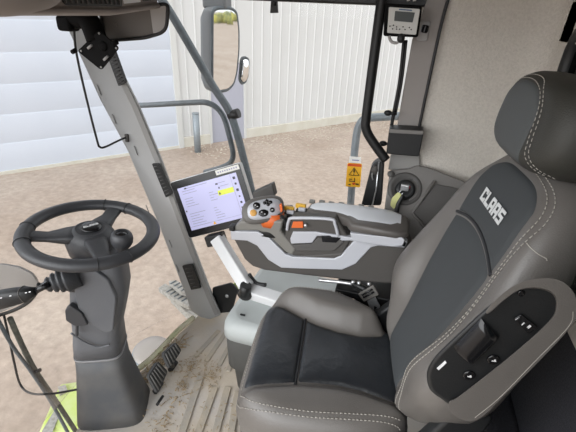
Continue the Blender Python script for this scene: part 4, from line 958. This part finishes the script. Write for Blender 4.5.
wb = MB().prism([(-0.194,1.728,0.883), (-0.144,1.728,0.885), (-0.141,1.728,0.858), (-0.194,1.728,0.854)], (0, .003, 0)).build('white_label', m_paper, sg)
MB().prism([(-0.182,1.726,0.871), (-0.151,1.726,0.873), (-0.150,1.726,0.867), (-0.181,1.726,0.866)], (0, .001, 0)).build('print', m_ink, wb)

# step treads outside, round disc, lime machine parts, wipers
stp = thing('outside_step', 'grey gripped step tread outside below the front pillar', 'step', (-1.137,1.733,-0.150))
for q in (((-1.281,1.746,-0.120), (-1.268,1.806,-0.120), (-1.107,1.744,-0.120), (-0.988,1.695,-0.120), (-1.024,1.654,-0.120), (-1.150,1.689,-0.120)), ((-1.229,1.784,-0.080), (-1.188,1.809,-0.080), (-1.063,1.756,-0.080), (-1.045,1.721,-0.080), (-1.110,1.719,-0.080))):
    td = MB().prism(rounded(q, .01), (0, 0, -.03)).build('tread', m_tread, stp, bevel=.004)
    gp = MB(); qq = [V3(p) for p in q]; c_ = sum(qq, V3()) / len(qq)
    for i in range(-2, 3):
        p = c_ + V3((.032 * i, -.012 * i, .001)); gp.tube([p - V3((.008, .02, 0)), p + V3((.008, .02, 0))], .005, n=6)
    gp.build('grip_stud', m_rail, td)
MB().prism([(-1.200,1.745,-0.160), (-1.050,1.696,-0.160), (-0.934,1.624,-0.160), (-1.035,1.644,-0.160)], (0, 0, -.05)).build('bracket', m_tread, stp)
lm = thing('round_disc', 'round pale disc outside below the windscreen edge', 'lamp', (-1.313,1.624,-0.550))  # plain pale grey disc with a domed top on a bent tube
lc = V3((-1.278,1.602,-0.500))
b = MB(); b.lathe(lc - V3((0, 0, .05)), (0.05, -.1, 1), [(.06, -.05), (.11, .0), (.125, .03), (.12, .045)], 32); b.build('housing', m_galv, lm)
b = MB(); b.lathe(lc - V3((0, 0, .004)), (0.05, -.1, 1), [(.117, -.004), (.112, .004), (.07, .014), (.01, .018)], 32); b.build('lens', m_disc, lm)  # pale domed top face of the disc
b = MB(); b.tube([lc - V3((0, 0, .09)), lc - V3((-.1, -.2, .3)), lc + V3((.35, .1, -.35))], .018, n=8); b.build('stalk', m_rail, lm)
hd_ = thing('machine_hood', 'lime green machine panel far below the windscreen at the column', 'machine panel', (-1.579,1.111,-0.700))
p_ = [(-1.559,0.953,-0.600), (-1.660,1.182,-0.600), (-1.701,1.271,-0.600), (-1.605,1.326,-0.600), (-1.436,1.248,-0.600), (-1.247,1.053,-0.600)]
b = MB(); c_ = sum((V3(p) for p in p_), V3()) / 6
b.loft([[V3(p) + V3((0, 0, -.35)) for p in p_], [V3(p) for p in p_], [c_ + (V3(p) - c_) * .8 + V3((0, 0, .04)) for p in p_]], smooth=False); b.build('panel', m_lime, hd_, bevel=.012)
b = MB(); q_ = [(-1.534,0.979,-0.560), (-1.565,1.092,-0.560), (-1.525,1.092,-0.560), (-1.477,0.985,-0.560)]; b.prism(q_, (0, 0, .006)); b.build('dusty_patch', m_tread, hd_); b = MB(); b.prism([(-1.662,1.226,-0.560), (-1.630,1.251,-0.560), (-1.588,1.221,-0.560), (-1.611,1.185,-0.560)], (0, 0, .012)); b.build('dusty_patch', m_tread, hd_)
b = MB(); b.box((-1.45, 1.15, -1.45), (.3, .3, 1.1)); b.build('frame', m_rail, hd_)
wi = thing('wiper', 'dark windscreen wiper with twin arm slanting outside the glass', 'wiper', (-1.240,0.900,-0.140))
b = MB(); b.tube([(-1.240,0.821,0.419), (-1.240,0.830,0.280), (-1.230,0.841,0.129), (-1.200,0.864,-0.074), (-1.170,0.892,-0.323)], .010, smooth=4, n=8); b.build('blade', mat('wiper_dusty', '#5a5c54', .7, var=(60, '#7c7c72', .6)), wi)
b = MB(); b.tube([(-1.240,0.779,0.463), (-1.240,0.796,0.311), (-1.230,0.821,0.161), (-1.200,0.837,-0.018), (-1.170,0.853,-0.283)], .007, smooth=4, n=8); b.build('arm', m_rail, wi)
b = MB(); b.tube([(-1.245,0.832,0.240), (-1.235,0.841,0.116), (-1.205,0.860,-0.090)], .007, smooth=4, n=8); b.tube([(-1.225,0.830,0.143), (-1.225,0.855,0.127)], .008, n=8); b.build('linkage', m_satin, wi)
b = MB(); b.prism([(-0.774,1.620,0.070), (-0.702,1.620,0.154), (-0.663,1.620,0.144), (-0.704,1.620,0.081)], (0, .02, 0)); 
tag(b.build('lime_bracket', m_lime), 'small lime green bracket outside beyond the black plate', 'bracket')

# straw and chaff on the floor
sd = MB()
def straw(p, l, r=.0018):
    if p[0] > -.57 and p[1] > 1.03: return
    a = rnd.uniform(0, 6.3); d_ = V3((math.cos(a), math.sin(a), rnd.uniform(-.1, .25))) * l; p = V3(p); sd.tube([p, p + d_ * .5 + V3((0, 0, .003)), p + d_], r, n=4)
for i in range(90):
    p = V3((-.885 + rnd.gauss(0, .015), rnd.uniform(1.0, 1.3), .006)); p.x += (p.y - 1.0) * .11; straw(p, rnd.uniform(.02, .06))
for i in range(230):
    t = rnd.random(); p = V3((-.78 + .32 * t + rnd.gauss(0, .03), 1.17 - .05 * t + rnd.gauss(0, .03), .009)); straw(p, rnd.uniform(.005, .014), .0013)
for i in range(220):
    p = V3((rnd.uniform(-.80, -.35), rnd.uniform(.78, 1.14), .009)); straw(p, rnd.uniform(.005, .02), .0013)
for i in range(60):
    t = rnd.random(); p = V3((-.72 + .03 * t + rnd.gauss(0, .012), 1.16 - .35 * t, .009)); straw(p, rnd.uniform(.008, .025))
tag(sd.build('straw', m_straw), 'bits of straw and chaff scattered on the rubber cab floor', 'straw', kind='stuff')

# ================================================================== LIGHT, WORLD, CAMERA
wd = bpy.data.worlds.new('overcast'); SC.world = wd; wd.use_nodes = True; nt = wd.node_tree
bg = nt.nodes['Background']; tc = nt.nodes.new('ShaderNodeTexCoord'); sx = nt.nodes.new('ShaderNodeSeparateXYZ'); rp = nt.nodes.new('ShaderNodeValToRGB')
nt.links.new(tc.outputs['Generated'], sx.inputs[0]); nt.links.new(sx.outputs['Z'], rp.inputs['Fac']); nt.links.new(rp.outputs['Color'], bg.inputs['Color'])
rp.color_ramp.elements[0].color = (.80, .84, .88, 1); rp.color_ramp.elements[1].color = (.98, .99, 1, 1)
bg.inputs['Strength'].default_value = 1.05
su = bpy.data.lights.new('sun', 'SUN'); su.energy = 2.6; su.angle = R(75); su.color = (.97, .985, 1)
so = bpy.data.objects.new('sun', su); COL.objects.link(so); so.rotation_euler = V3((-.50, -.82, .27)).to_track_quat('Z', 'Y').to_euler()

cam = bpy.data.cameras.new('camera'); co = bpy.data.objects.new('camera', cam); COL.objects.link(co)
cam.sensor_fit = 'HORIZONTAL'; cam.sensor_width = 36; cam.lens = 36 * 405 / 576; cam.clip_start = .02; cam.clip_end = 300
P_, A_, R_ = R(27), R(15), R(2.6)
fw_ = V3((-math.sin(A_) * math.cos(P_), math.cos(A_) * math.cos(P_), -math.sin(P_)))
r0_ = V3((math.cos(A_), math.sin(A_), 0)); u0_ = r0_.cross(fw_)
rt_ = r0_ * math.cos(R_) + u0_ * math.sin(R_); up_ = u0_ * math.cos(R_) - r0_ * math.sin(R_)
mw = Matrix((rt_, up_, -fw_)).transposed().to_4x4(); mw.translation = (0, 0, 1.45); co.matrix_world = mw
SC.camera = co
SC.view_settings.view_transform = 'Standard'; SC.view_settings.look = 'None'; SC.view_settings.gamma = 1
SC.view_settings.use_curve_mapping = False; SC.view_settings.exposure = .62
SC.cycles.max_bounces = 10; SC.cycles.transparent_max_bounces = 12
